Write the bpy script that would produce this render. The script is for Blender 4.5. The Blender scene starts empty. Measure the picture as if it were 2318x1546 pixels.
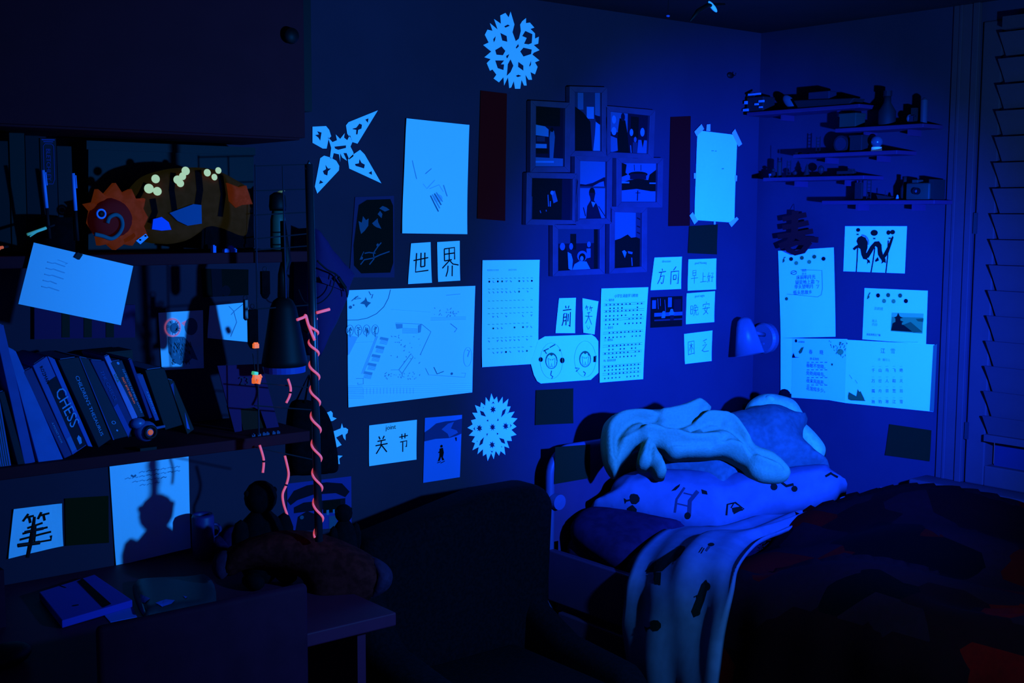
import bpy, bmesh, math, random
import numpy as np
from mathutils import Vector, Matrix
from mathutils.geometry import tessellate_polygon, delaunay_2d_cdt
from mathutils.bvhtree import BVHTree
random.seed(7)
SC = bpy.context.scene
COL = SC.collection
# ------------------------------------------------------------------ camera
FW, FH, FPX = 2318, 1546, 2801.0
CAM = Vector((-3.31, -2.74, 1.55))
_y, _p, _r = (math.radians(a) for a in (50.72, 5.873, 0.266))
FWD = Vector((math.cos(_y)*math.cos(_p), math.sin(_y)*math.cos(_p), -math.sin(_p)))
_rt = Vector((math.sin(_y), -math.cos(_y), 0)); _up = _rt.cross(FWD)
RT = _rt*math.cos(_r) + _up*math.sin(_r); UP = _up*math.cos(_r) - _rt*math.sin(_r)
cd = bpy.data.cameras.new('camera'); cam = bpy.data.objects.new('camera', cd); COL.objects.link(cam)
cd.sensor_width = 36; cd.lens = 36*FPX/FW; cd.clip_start = .05
mm = Matrix((RT, UP, -FWD)).transposed().to_4x4(); mm.translation = CAM; cam.matrix_world = mm
SC.camera = cam
# ------------------------------------------------------------------ world, lamps, exposure
wd = bpy.data.worlds.new('night'); SC.world = wd; wd.use_nodes = True
bg = wd.node_tree.nodes['Background']; bg.inputs[0].default_value = (.03, .10, 1, 1); bg.inputs[1].default_value = .26
def spot(name, loc, aim, col, energy, cone, blend, rad):
    l = bpy.data.lights.new(name, 'SPOT'); l.color = col; l.energy = energy
    l.spot_size = math.radians(cone); l.spot_blend = blend; l.shadow_soft_size = rad
    o = bpy.data.objects.new(name, l); COL.objects.link(o); o.location = loc
    o.rotation_euler = (Vector(aim)-Vector(loc)).to_track_quat('-Z', 'Y').to_euler(); return o
TORCH = (-1.50, -2.2, 1.40)                     # ultraviolet torch held beside the bed, out of frame
spot('torch_spill', TORCH, (-.95, 0, 1.30), (.016, .25, 1.0), 270, 132, 1.0, .03)
spot('torch_beam', TORCH, (-.18, 0, 1.08), (.0, .026, 1), 2650, 52, 1.0, .03)
SC.view_settings.view_transform = 'Standard'; SC.view_settings.look = 'None'
SC.view_settings.exposure = 0; SC.view_settings.gamma = 1; SC.view_settings.use_curve_mapping = False
# ------------------------------------------------------------------ helpers
def ray(px, py): return FWD + RT*((px-FW/2)/FPX) - UP*((py-FH/2)/FPX)
def at(px, py, x=None, y=None, z=None):
    d = ray(px, py)
    if x is not None: t = (x-CAM.x)/d.x
    elif y is not None: t = (y-CAM.y)/d.y
    else: t = (z-CAM.z)/d.z
    return CAM + d*t
def onplane(px, py, P, N):
    d = ray(px, py); return CAM + d*((P-CAM).dot(N)/d.dot(N))
MATS = {}
def mat(name, col, rough=.8, spec=.15, nscale=0, namt=.25, emit=None, estr=0, bump=0, alpha=1, col2=None):
    if name in MATS: return MATS[name]
    m = bpy.data.materials.new(name); m.use_nodes = True; nt = m.node_tree; b = nt.nodes['Principled BSDF']
    b.inputs['Base Color'].default_value = (*col, 1); b.inputs['Roughness'].default_value = rough
    b.inputs['Specular IOR Level'].default_value = spec
    if emit: b.inputs['Emission Color'].default_value = (*emit, 1); b.inputs['Emission Strength'].default_value = estr
    if alpha < 1: b.inputs['Alpha'].default_value = alpha
    if nscale:
        tc = nt.nodes.new('ShaderNodeTexCoord'); n = nt.nodes.new('ShaderNodeTexNoise')
        n.inputs['Scale'].default_value = nscale; n.inputs['Detail'].default_value = 4
        nt.links.new(tc.outputs['Object'], n.inputs['Vector'])
        r = nt.nodes.new('ShaderNodeValToRGB'); c2 = col2 or tuple(c*(1-namt) for c in col)
        r.color_ramp.elements[0].color = (*c2, 1); r.color_ramp.elements[0].position = .38
        r.color_ramp.elements[1].color = (*(tuple(min(1, c*(1+namt*.6)) for c in col) if not col2 else col), 1); r.color_ramp.elements[1].position = .62
        nt.links.new(n.outputs['Fac'], r.inputs['Fac']); nt.links.new(r.outputs['Color'], b.inputs['Base Color'])
        if bump:
            bp = nt.nodes.new('ShaderNodeBump'); bp.inputs['Strength'].default_value = bump; bp.inputs['Distance'].default_value = .004
            nt.links.new(n.outputs['Fac'], bp.inputs['Height']); nt.links.new(bp.outputs['Normal'], b.inputs['Normal'])
    MATS[name] = m; return m
# geometry: every maker returns (verts, faces)
def join(*gs):
    V = []; F = []
    for v, f in gs:
        n = len(V); V += list(v); F += [tuple(i+n for i in q) for q in f]
    return V, F
def box(c, s, rz=0, R=None):
    c = Vector(c); h = [a/2 for a in s]; R = R or Matrix.Rotation(rz, 3, 'Z')
    v = [c + R @ Vector((sx*h[0], sy*h[1], sz*h[2])) for sx in (-1, 1) for sy in (-1, 1) for sz in (-1, 1)]
    return v, [(0, 1, 3, 2), (4, 6, 7, 5), (0, 4, 5, 1), (2, 3, 7, 6), (0, 2, 6, 4), (1, 5, 7, 3)]
def bx(x0, x1, y0, y1, z0, z1): return box(((x0+x1)/2, (y0+y1)/2, (z0+z1)/2), (abs(x1-x0), abs(y1-y0), abs(z1-z0)))
def slab(q, vec):
    q = [Vector(a) for a in q]; vec = Vector(vec); n = len(q)
    return q + [a+vec for a in q], [tuple(range(n)), tuple(range(2*n-1, n-1, -1))] + [(i, n+i, n+(i+1) % n, (i+1) % n) for i in range(n)]
def frame(d):
    d = d.normalized(); a = Vector((0, 0, 1)) if abs(d.z) < .9 else Vector((1, 0, 0))
    u = d.cross(a).normalized(); return u, d.cross(u)
def tube(pts, r, n=8, caps=True):
    pts = [Vector(p) for p in pts]; V = []; F = []; m = len(pts); pu = None
    for i, p in enumerate(pts):
        d = (pts[min(i+1, m-1)]-pts[max(i-1, 0)])
        if pu is None: u, w = frame(d)
        else:
            d = d.normalized(); u = (pu - d*pu.dot(d)).normalized(); w = d.cross(u)
        pu = u; rr = r[i] if isinstance(r, (list, tuple)) else r
        V += [p + (u*math.cos(2*math.pi*k/n) + w*math.sin(2*math.pi*k/n))*rr for k in range(n)]
    for i in range(m-1):
        for k in range(n): F.append((i*n+k, i*n+(k+1) % n, (i+1)*n+(k+1) % n, (i+1)*n+k))
    if caps: F += [tuple(range(n-1, -1, -1)), tuple(range((m-1)*n, m*n))]
    return V, F
def lathe(prof, base, axis=(0, 0, 1), n=24):
    ax = Vector(axis).normalized(); u, w = frame(ax); base = Vector(base); V = []; F = []
    for r, h in prof: V += [base + ax*h + (u*math.cos(2*math.pi*k/n)+w*math.sin(2*math.pi*k/n))*max(r, 1e-4) for k in range(n)]
    for i in range(len(prof)-1):
        for k in range(n): F.append((i*n+k, i*n+(k+1) % n, (i+1)*n+(k+1) % n, (i+1)*n+k))
    F += [tuple(range(n-1, -1, -1)), tuple(range((len(prof)-1)*n, len(prof)*n))]
    return V, F
def ell(c, r, n=16, R=None):
    c = Vector(c); V = []; F = []; m = n//2; R = R or Matrix.Identity(3)
    for i in range(m+1):
        t = math.pi*i/m; s = max(math.sin(t), .004)
        V += [c + R @ Vector((r[0]*s*math.cos(2*math.pi*k/n), r[1]*s*math.sin(2*math.pi*k/n), r[2]*math.cos(t))) for k in range(n)]
    for i in range(m):
        for k in range(n): F.append((i*n+k, (i+1)*n+k, (i+1)*n+(k+1) % n, i*n+(k+1) % n))
    return V, F
def torus(c, axis, R, r, n=24, m=8):
    u, w = frame(Vector(axis)); c = Vector(c)
    return tube([c + (u*math.cos(2*math.pi*k/n)+w*math.sin(2*math.pi*k/n))*R for k in range(n+1)], r, m, False)
def catmull(p, k=6, closed=False):
    n = len(p); out = []; p = [np.array(a, float) for a in p]
    for i in range(n if closed else n-1):
        a, b, c, d = (p[(i-1) % n], p[i], p[(i+1) % n], p[(i+2) % n]) if closed else (p[max(i-1, 0)], p[i], p[i+1], p[min(i+2, n-1)])
        for s in range(k):
            t = s/k; out.append(.5*((2*b)+(-a+c)*t+(2*a-5*b+4*c-d)*t*t+(-a+3*b-3*c+d)*t**3))
    if not closed: out.append(p[-1])
    return out
def mk(name, parts, m=None, parent=None, smooth=False, bevel=0, seg=2, sub=0):
    """parts: a geometry, or a list of (geometry, material): ONE mesh object, origin at its base"""
    if m is not None: parts = [(parts, m)]
    V = []; F = []; I = []; ml = []
    for (v, f), q in parts:
        if q not in ml: ml.append(q)
        k = ml.index(q); n = len(V); V += [Vector(a) for a in v]; F += [tuple(i+n for i in a) for a in f]; I += [k]*len(f)
    A = np.array([tuple(v) for v in V]); lo, hi = A.min(0), A.max(0)
    o0 = Vector(((lo[0]+hi[0])/2, (lo[1]+hi[1])/2, lo[2]))
    me = bpy.data.meshes.new(name); me.from_pydata([tuple(v-o0) for v in V], [], F)
    for q in ml: me.materials.append(q)
    me.polygons.foreach_set('material_index', I)
    if smooth: me.polygons.foreach_set('use_smooth', [True]*len(F))
    me.update()
    bm = bmesh.new(); bm.from_mesh(me); bmesh.ops.recalc_face_normals(bm, faces=bm.faces); bm.to_mesh(me); bm.free()
    o = bpy.data.objects.new(name, me); COL.objects.link(o); o.location = o0
    if parent is not None:
        o.parent = parent; o.matrix_parent_inverse = Matrix.Translation(-WLOC[parent.name]); 
    WLOC[o.name] = o0.copy()
    if bevel:
        b = o.modifiers.new('bevel', 'BEVEL'); b.width = bevel; b.segments = seg; b.limit_method = 'ANGLE'
        if smooth or seg > 2: me.polygons.foreach_set('use_smooth', [True]*len(me.polygons))
    if sub: s = o.modifiers.new('sub', 'SUBSURF'); s.levels = s.render_levels = sub
    return o
WLOC = {}
def tag(o, label, cat, group=None):
    o['label'] = label; o['category'] = cat
    if group: o['group'] = group
    return o
def thing(name, label, cat, loc, group=None):
    o = bpy.data.objects.new(name, None); COL.objects.link(o); o.location = loc; o.empty_display_size = .05
    WLOC[o.name] = Vector(loc); return tag(o, label, cat, group)
def struct(name, g, m, parent=None, **k):
    o = mk(name, g, m, parent, **k)
    if parent is None: o['kind'] = 'structure'
    return o
# ---- text
_tc = {}
def text_geo(s):
    if s in _tc: return _tc[s]
    cu = bpy.data.curves.new('t', 'FONT'); cu.body = s; cu.size = 1; cu.align_x = 'LEFT'; cu.resolution_u = 2
    o = bpy.data.objects.new('t', cu); COL.objects.link(o)
    dg = bpy.context.evaluated_depsgraph_get(); e = o.evaluated_get(dg); me = e.to_mesh()
    v = [(a.co.x, a.co.y) for a in me.vertices]; f = [tuple(p.vertices) for p in me.polygons]; e.to_mesh_clear()
    bpy.data.objects.remove(o); bpy.data.curves.remove(cu); _tc[s] = (v, f); return v, f
STROKES = {
 '世': [[(.05,.4),(.95,.3)],[(.22,.05),(.2,.95),(.95,.9)],[(.5,.05),(.5,.72)],[(.75,.05),(.74,.7)],[(.5,.72),(.74,.7)]],
 '界': [[(.22,.03),(.22,.45)],[(.22,.03),(.75,0),(.75,.42)],[(.22,.22),(.75,.19)],[(.47,.02),(.47,.45)],[(.22,.45),(.6,.42)],[(.47,.45),(.1,.7)],[(.5,.45),(.65,.57),(.95,.62)],[(.4,.62),(.38,.8),(.28,1)],[(.62,.62),(.6,1)]],
 '方': [[(.45,.02),(.5,.15)],[(.1,.25),(.9,.2)],[(.4,.25),(.3,.65),(.08,.95)],[(.35,.5),(.75,.45),(.68,.9),(.55,.95),(.45,.85)]],
 '向': [[(.6,0),(.35,.2)],[(.12,.25),(.12,.98)],[(.12,.28),(.88,.25),(.86,.95),(.72,.92)],[(.36,.48),(.37,.72)],[(.36,.48),(.64,.46),(.63,.7)],[(.37,.72),(.63,.7)]],
 '早': [[(.25,.02),(.27,.4)],[(.25,.02),(.72,0),(.7,.4)],[(.26,.2),(.7,.18)],[(.27,.4),(.7,.38)],[(.02,.62),(.98,.57)],[(.5,.4),(.5,1)]],
 '上': [[(.45,.05),(.45,.92)],[(.45,.45),(.8,.42)],[(.05,.95),(.95,.9)]],
 '好': [[(.25,.05),(.1,.55),(.4,.9)],[(.4,.3),(.3,.65),(.05,.95)],[(.02,.42),(.48,.38)],[(.55,.15),(.9,.12),(.72,.4)],[(.72,.4),(.74,.92),(.62,.85)],[(.52,.52),(.98,.48)]],
 '晚': [[(.05,.1),(.06,.8)],[(.05,.1),(.28,.1),(.28,.78)],[(.06,.43),(.28,.42)],[(.06,.8),(.28,.78)],[(.55,0),(.42,.2)],[(.5,.1),(.75,.08),(.65,.25)],[(.42,.27),(.43,.52)],[(.42,.27),(.88,.25),(.86,.5)],[(.43,.52),(.86,.5)],[(.62,.27),(.55,.65),(.38,.95)],[(.68,.52),(.68,.88),(.95,.9),(.95,.72)]],
 '安': [[(.48,0),(.52,.12)],[(.12,.18),(.1,.35)],[(.12,.2),(.9,.17),(.82,.33)],[(.45,.3),(.3,.62),(.75,.95)],[(.68,.45),(.5,.78),(.15,.98)],[(.05,.52),(.95,.47)]],
 '困': [[(.12,.05),(.12,1)],[(.12,.05),(.88,.02),(.88,.98)],[(.28,.3),(.72,.27)],[(.5,.12),(.5,.85)],[(.5,.3),(.25,.68)],[(.5,.3),(.76,.62)],[(.12,.95),(.88,.9)]],
 '乏': [[(.7,0),(.3,.12)],[(.45,.2),(.55,.3)],[(.25,.45),(.7,.38),(.15,.85)],[(.2,.8),(.4,.92),(.95,.9)]],
 '前': [[(.3,0),(.38,.12)],[(.68,0),(.6,.13)],[(.05,.22),(.95,.18)],[(.18,.38),(.17,.75),(.08,.95)],[(.18,.38),(.48,.36),(.47,.93)],[(.18,.55),(.48,.53)],[(.18,.72),(.48,.7)],[(.66,.38),(.66,.75)],[(.88,.3),(.88,1.),(.75,.92)]],
 '笑': [[(.25,0),(.1,.2)],[(.18,.1),(.42,.08)],[(.28,.1),(.33,.28)],[(.65,0),(.55,.2)],[(.6,.1),(.9,.07)],[(.72,.1),(.76,.28)],[(.65,.35),(.3,.42)],[(.1,.6),(.92,.55)],[(.5,.4),(.42,.7),(.1,1)],[(.5,.6),(.9,1)]],
 '关': [[(.3,0),(.4,.18)],[(.72,0),(.6,.18)],[(.2,.28),(.82,.24)],[(.05,.52),(.97,.48)],[(.5,.26),(.45,.6),(.1,1)],[(.5,.52),(.92,.97)]],
 '节': [[(.05,.18),(.95,.14)],[(.32,.02),(.34,.3)],[(.66,0),(.64,.28)],[(.15,.45),(.85,.42),(.82,.75),(.7,.72)],[(.42,.45),(.42,1)]],
 '笔': [[(.25,0),(.1,.2)],[(.18,.1),(.42,.08)],[(.28,.1),(.33,.28)],[(.65,0),(.55,.2)],[(.6,.1),(.9,.07)],[(.72,.1),(.76,.28)],[(.7,.34),(.25,.42)],[(.12,.56),(.85,.5)],[(.05,.72),(.95,.66)],[(.48,.38),(.48,.9),(.95,.92),(.95,.78)]],
}
class Sheet:
    """a flat or slightly curled sheet spanned by four world corners TL,TR,BR,BL; n points to the room"""
    def __init__(s, q, n, curl=0):
        s.q = [Vector(a) for a in q]; s.n = Vector(n).normalized(); s.curl = curl
        s.eu = (s.q[1]-s.q[0]); s.ev = (s.q[3]-s.q[0]); s.w = s.eu.length; s.h = s.ev.length
    def pos(s, u, v, h=0):
        a, b, c, d = s.q
        p = a*(1-u)*(1-v)+b*u*(1-v)+c*u*v+d*(1-u)*v
        return p + s.n*(h + s.curl*((2*u-1)**4*.6+(2*v-1)**4*.6+.25*math.sin(7*u+4*v)**2))
    def body(s, k=10, t=.0006):
        V = [s.pos(i/k, j/k, 0) for j in range(k+1) for i in range(k+1)]; n = len(V)
        V += [s.pos(i/k, j/k, -t) for j in range(k+1) for i in range(k+1)]; F = []
        for j in range(k):
            for i in range(k):
                a = j*(k+1)+i; F += [(a, a+1, a+k+2, a+k+1), (n+a, n+a+k+1, n+a+k+2, n+a+1)]
        for i in range(k):
            for a, b in ((i, i+1), (k*(k+1)+i, k*(k+1)+i+1), (i*(k+1), (i+1)*(k+1)), (i*(k+1)+k, (i+1)*(k+1)+k)): F.append((a, b, n+b, n+a))
        return V, F
    def poly(s, pts, h, holes=()):
        loops = [[Vector((u*s.w, -v*s.h, 0)) for u, v in L] for L in (pts, *holes)]
        T = tessellate_polygon(loops); fl = [p for L in (pts, *holes) for p in L]
        return [s.pos(u, v, h) for u, v in fl], [tuple(t) for t in T]
    def line(s, pts, w, h):
        P = []
        for i in range(len(pts)-1):
            (a, b), (c, d) = pts[i], pts[i+1]; L = math.hypot((c-a)*s.w, (d-b)*s.h); k = max(1, int(L/.02))
            P += [(a+(c-a)*j/k, b+(d-b)*j/k) for j in range(k)]
        P.append(pts[-1]); V = []; F = []
        for i, (u, v) in enumerate(P):
            a = P[max(i-1, 0)]; b = P[min(i+1, len(P)-1)]
            du, dv = (b[0]-a[0])*s.w, (b[1]-a[1])*s.h; L = math.hypot(du, dv) or 1
            nu, nv = -dv/L*w/2/s.w, du/L*w/2/s.h
            V += [s.pos(u+nu, v+nv, h), s.pos(u-nu, v-nv, h)]
        for i in range(len(P)-1): F.append((2*i, 2*i+1, 2*i+3, 2*i+2))
        return V, F
    def text(s, t, u, v, size, h, center=False):
        tv, tf = text_geo(t); w = max([a[0] for a in tv] or [0])
        o = -w/2 if center else 0
        return [s.pos(u+(x+o)*size/s.w, v-y*size/s.h, h) for x, y in tv], tf
    def art(s, items):
        out = []; hp = .0006
        for it in items:
            k = it[0]
            if k == 'p': hp += .00004; out.append((s.poly(it[1], hp, it[3] if len(it) > 3 else ()), it[2]))
            elif k == 'r': hp += .00004; a, b, c, d = it[1]; out.append((s.poly([(a, b), (c, b), (c, d), (a, d)], hp), it[2]))
            elif k == 'e':
                hp += .00004; _, cu, cv, ru, rv, m = it[:6]
                out.append((s.poly([(cu+ru*math.cos(t*math.pi/8), cv+rv*math.sin(t*math.pi/8)) for t in range(16)], hp), m))
            elif k == 'o': # ring outline
                _, cu, cv, ru, rv, w, m = it
                out.append((s.line([(cu+ru*math.cos(t*math.pi/12), cv+rv*math.sin(t*math.pi/12)) for t in range(25)], w, hp+.0006), m))
            elif k == 'l': out.append((s.line(it[1], it[2], hp+.0006), it[3]))
            elif k == 't': out.append((s.text(it[1], it[2], it[3], it[4], hp+.0008, len(it) > 6), it[5]))
            elif k == 'c':
                _, ch, u, v, w, hh, lw, m = it
                for st in STROKES[ch]: out.append((s.line([(u+a*w, v+b*hh) for a, b in st], lw, hp+.0006), m))
        return [o for o in out if o[0][1]]
def quad_back(px, off=.003): return [at(a, b, y=-off) for a, b in px]
def quad_right(px, off=.003): return [at(a, b, x=-off) for a, b in px]
NB, NR = Vector((0, -1, 0)), Vector((-1, 0, 0))
def paper(name, label, cat, px, wall='b', art=(), m=None, curl=.0015, off=.003, group=None, printname='writing'):
    if wall == 'b': s = Sheet(quad_back(px, off), NB, curl)
    elif wall == 'r': s = Sheet(quad_right(px, off), NR, curl)
    else: s = Sheet([at(a, b, y=-wall) for a, b in px], NB, curl)
    o = tag(mk(name, s.body(), m or PAPER), label, cat, group)
    a = s.art(art)
    if a: mk(printname, a, None, o)
    return o, s
def insidepoly(P, poly):
    x, y = P[:, 0], P[:, 1]; c = np.zeros(len(P), bool); n = len(poly)
    for i in range(n):
        x1, y1 = poly[i]; x2, y2 = poly[(i+1) % n]
        if y1 == y2: continue
        k = ((y1 > y) != (y2 > y)) & (x < (x2-x1)*(y-y1)/(y2-y1)+x1); c ^= k
    return c
def segdist(P, line, closed=False):
    D = np.full(len(P), 1e9); n = len(line)
    for i in range(n if closed else n-1):
        a = np.array(line[i]); b = np.array(line[(i+1) % n]); ab = b-a; L = max(ab@ab, 1e-12)
        t = np.clip(((P-a)@ab)/L, 0, 1); D = np.minimum(D, np.hypot(*(P-(a+t[:, None]*ab)).T))
    return D
def blob(px, P0, N, T, R, back=.02, ridges=(), step=.012, smooth=True, wob=0):
    """solid lump: an outline lying on the plane (P0,N), inflated to height T along N, with folds"""
    P0 = Vector(P0); N = Vector(N).normalized(); e1 = Vector((0, 0, 1)).cross(N)
    e1 = e1.normalized() if e1.length > .05 else Vector((1, 0, 0)); e2 = N.cross(e1)
    def f2(a, b): q = onplane(a, b, P0, N)-P0; return (q.dot(e1), q.dot(e2))
    if smooth: px = [tuple(a) for a in catmull(px, 4, True)]
    L = [f2(*a) for a in px]; A = np.array(L)
    gx = np.arange(A[:, 0].min(), A[:, 0].max(), step); gy = np.arange(A[:, 1].min(), A[:, 1].max(), step*.87)
    G = np.array([(x+(j % 2)*step/2, y) for j, y in enumerate(gy) for x in gx])
    if len(G):
        G = G[insidepoly(G, L)]
        if len(G): G = G[segdist(G, L, True) > step*.55]
    pts = [Vector(a) for a in L]+[Vector(a) for a in G]; n = len(L)
    r = delaunay_2d_cdt(pts, [(i, (i+1) % n) for i in range(n)], [], 1, 1e-7)
    v2 = np.array([(a.x, a.y) for a in r[0]]); F = [tuple(f) for f in r[2]]
    d = segdist(v2, L, True); q = 1-np.minimum(d/R, 1); h = T*np.sqrt(np.maximum(0, 1-q*q)); ed = np.minimum(d/.02, 1)
    for line, amp, w in ridges:
        h = h+ed*amp*np.exp(-(segdist(v2, [f2(*a) for a in catmull(line, 4)])/w)**2)
    if wob: h = h+ed*wob*(np.sin(v2[:, 0]*31+v2[:, 1]*17)+np.sin(v2[:, 0]*-19+v2[:, 1]*43))
    V = [P0+e1*a+e2*b+N*c for (a, b), c in zip(v2, h)]; m = len(V)
    V += [P0+e1*a+e2*b-N*back for a, b in v2]; cnt = {}
    for f in F:
        for i in range(len(f)): e = (f[i], f[(i+1) % len(f)]); cnt[e] = 1
    F2 = F+[tuple(m+i for i in reversed(f)) for f in F]
    for a, b in cnt:
        if (b, a) not in cnt: F2.append((b, a, m+a, m+b))
    return V, F2
def bvh(*gs):
    v, f = join(*gs); return BVHTree.FromPolygons([tuple(a) for a in v], f)
def decal(bv, px, off=.002, step=5):
    """flat print pressed onto a curved surface"""
    A = np.array(px, float); n = len(px)
    G = np.array([(x, y) for y in np.arange(A[:, 1].min(), A[:, 1].max(), step) for x in np.arange(A[:, 0].min(), A[:, 0].max(), step)])
    if len(G): G = G[insidepoly(G, px)]
    if len(G): G = G[segdist(G, px, True) > step*.5]
    E = []
    for i in range(n):
        a, b = A[i], A[(i+1) % n]; k = max(1, int(np.hypot(*(b-a))/step)); E += [a+(b-a)*j/k for j in range(k)]
    n = len(E); r = delaunay_2d_cdt([Vector(a) for a in E]+[Vector(a) for a in G], [(i, (i+1) % n) for i in range(n)], [], 1, 1e-6)
    V = []; ok = []
    for a in r[0]:
        d = ray(a.x, a.y).normalized(); loc, nn, _, _ = bv.ray_cast(CAM, d)
        ok.append(loc is not None)
        if loc is None: V.append(CAM+d*3); continue
        if nn.dot(d) > 0: nn = -nn
        V.append(loc+nn*off)
    return V, [tuple(f) for f in r[2] if all(ok[i] for i in f)]
def pline(pts, w):
    """closed outline of a stroke of given width, in pixels"""
    P = [np.array(p, float) for p in pts]; l = []; r = []
    for i, p in enumerate(P):
        d = P[min(i+1, len(P)-1)]-P[max(i-1, 0)]; d = d/(np.hypot(*d) or 1); n = np.array((-d[1], d[0]))*w/2
        l.append(tuple(p+n)); r.append(tuple(p-n))
    return l+r[::-1]
def circ(c, r, n=12, ry=None): return [(c[0]+r*math.cos(2*math.pi*i/n), c[1]+(ry or r)*math.sin(2*math.pi*i/n)) for i in range(n)]
def loft(rows, k=5, kr=6, th=.008, wav=None):
    """cloth through rows of world points"""
    R = [catmull([tuple(p) for p in r], k) for r in rows]; C = list(zip(*R)); C = [catmull(c, kr) for c in C]
    m = len(C); n = len(C[0]); V = [Vector(C[i][j]) for j in range(n) for i in range(m)]
    N = []
    for j in range(n):
        for i in range(m):
            a = V[j*m+min(i+1, m-1)]-V[j*m+max(i-1, 0)]; b = V[min(j+1, n-1)*m+i]-V[max(j-1, 0)*m+i]; nn = a.cross(b)
            nn = nn.normalized() if nn.length > 1e-9 else Vector((0, 0, 1))
            if nn.dot(CAM-V[j*m+i]) < 0: nn = -nn
            N.append(nn)
    if wav: V = [v+N[q]*wav((q % m)/(m-1), (q//m)/(n-1)) for q, v in enumerate(V)]
    F = [(j*m+i, j*m+i+1, (j+1)*m+i+1, (j+1)*m+i) for j in range(n-1) for i in range(m-1)]
    t = len(V); B = [v-N[q]*th for q, v in enumerate(V)]; F2 = F+[tuple(t+i for i in reversed(f)) for f in F]; cnt = {}
    for f in F:
        for i in range(4): cnt[(f[i], f[(i+1) % 4])] = 1
    for a, b in cnt:
        if (b, a) not in cnt: F2.append((b, a, t+a, t+b))
    return V+B, F2
# ------------------------------------------------------------------ materials (albedo)
PAPER = mat('white_paper', (.80, .92, .92), .9, .1)
PAPER2 = mat('cream_paper', (.7, .80, .85), .9, .1)
WALL = mat('wall_paint', (.06, .020, .036), .85, .1, 3, .10, bump=.05)
CEIL = mat('ceiling_paint', (.06, .012, .016), .9, .1, 3, .10)
FLOOR = mat('floor_boards', (.08, .03, .02), .6, .2, 6, .3)
TRIM = mat('trim_paint', (.12, .030, .038), .6, .08, 8, .06)
CABW = mat('cabinet_laminate', (.10, .007, .013), .7, .05, 10, .06)
DESKW = mat('desk_laminate', (.15, .008, .026), .6, .1, 10, .08)
HEADB = mat('bed_paint', (.14, .020, .036), .5, .25, 9, .08)
BLACK = mat('black_plastic', (.003, .002, .002), .6, .2)
BLACKF = mat('black_fabric', (.004, .002, .003), .95, .05, 60, .3)
NAVY = mat('navy_upholstery', (.008, .0022, .0035), .95, .05, 120, .35, bump=.2)
DARKB = mat('dark_board', (.08, .005, .016), .7, .05, 14, .15)
RED = mat('red_paper', (.2, .002, .002), .9, .05)
GREENN = mat('green_card', (.02, .014, .003), .9, .05)
FRAME = mat('frame_wood', (.10, .032, .052), .6, .2, 20, .12)
I1 = mat('ink_black', (.02, .012, .006), .9, .02)
I2 = mat('ink_mid', (.06, .12, .024), .9, .02)
I3 = mat('ink_soft', (.15, .30, .055), .9, .02)
I4 = mat('ink_faint', (.3, .50, .10), .9, .02)
J2 = mat('pencil_dark', (.1, .20, .26), .9, .02)
J3 = mat('pencil_mid', (.3, .42, .50), .9, .02)
J4 = mat('pencil_faint', (.5, .62, .70), .9, .02)
IR = mat('ink_pink', (.9, .30, .30), .9, .02, emit=(.9, .2, .5), estr=.25)
P0m = mat('photo_black', (.004, .004, .002), .7, .05)
P1m = mat('photo_dark', (.01, .005, .010), .7, .05)
P2m = mat('photo_mid', (.03, .022, .036), .7, .05)
P3m = mat('photo_light', (.05, .08, .12), .7, .05)
P4m = mat('photo_bright', (.07, .16, .24), .7, .05)
TAPE = mat('masking_tape', (.95, .55, .62), .8, .1)
METAL = mat('dark_metal', (.015, .015, .02), .35, .5)
SHEETW = mat('printed_cotton', (.15, .075, .088), .95, .03, 25, .10)
THROW = mat('white_knit', (.3, .24, .075), .95, .03, 160, .07, bump=.25)
GREYB = mat('grey_blanket', (.1, .08, .055), .95, .03, 60, .15, bump=.2)
BEARW = mat('white_plush', (.45, .40, .14), .95, .03, 80, .1, bump=.2)
# ------------------------------------------------------------------ room shell
CZ = 2.155
struct('floor', bx(-5, .1, -4, .1, -.06, 0), FLOOR)
struct('ceiling', bx(-5, .1, -4, .1, CZ, CZ+.06), CEIL)
struct('wall_back', bx(-5, .1, 0, .1, 0, CZ), WALL)
WY0, WY1, WZ0, WZ1 = -.80, -2.0, .77, 2.10
struct('wall_right', join(bx(0, .1, 0, WY0, 0, CZ), bx(0, .1, WY0, WY1, 0, WZ0), bx(0, .1, WY0, WY1, WZ1, CZ), bx(0, .1, WY1, -4, 0, CZ)), WALL)
struct('trim_1', join(bx(-.009, 0, -.715, -.80, WZ0, CZ), bx(-.016, -.008, -.780, -.80, WZ0, CZ), bx(-.012, -.008, -.735, -.745, WZ0, CZ)), TRIM, bevel=.002)
struct('trim_2', bx(-.09, .06, -.675, -2.1, WZ0-.03, WZ0), TRIM, bevel=.008, seg=3)
struct('trim_3', bx(-.02, 0, -.70, -2.1, WZ0-.10, WZ0-.03), TRIM, bevel=.004)
w1 = thing('window_1', 'x', 'x', (.03, -1.4, WZ0)); del w1['label']; del w1['category']; w1['kind'] = 'structure'
mk('window_frame', join(bx(-.005, .05, -.808, -.868, WZ0, WZ1), bx(-.005, .05, -.868, -2.0, WZ0, WZ0+.06), bx(-.005, .05, -.885, -2.0, WZ1-.06, WZ1)), TRIM, w1, bevel=.004)
mk('pane', bx(.02, .026, -.885, -2.0, WZ0+.06, WZ1-.06), mat('night_glass', (.02, .02, .05), .1, .5), w1)
mk('hinge', join(bx(-.012, .0, -.806, -.816, .90, .95)), METAL, w1)
mk('hinge', join(bx(-.012, .0, -.806, -.816, 1.50, 1.56)), METAL, w1)
bl = thing('window_blind', 'pale wide-slat blind closed over the window at the right edge', 'blind', (-.01, -1.4, WZ0+.07))
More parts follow.
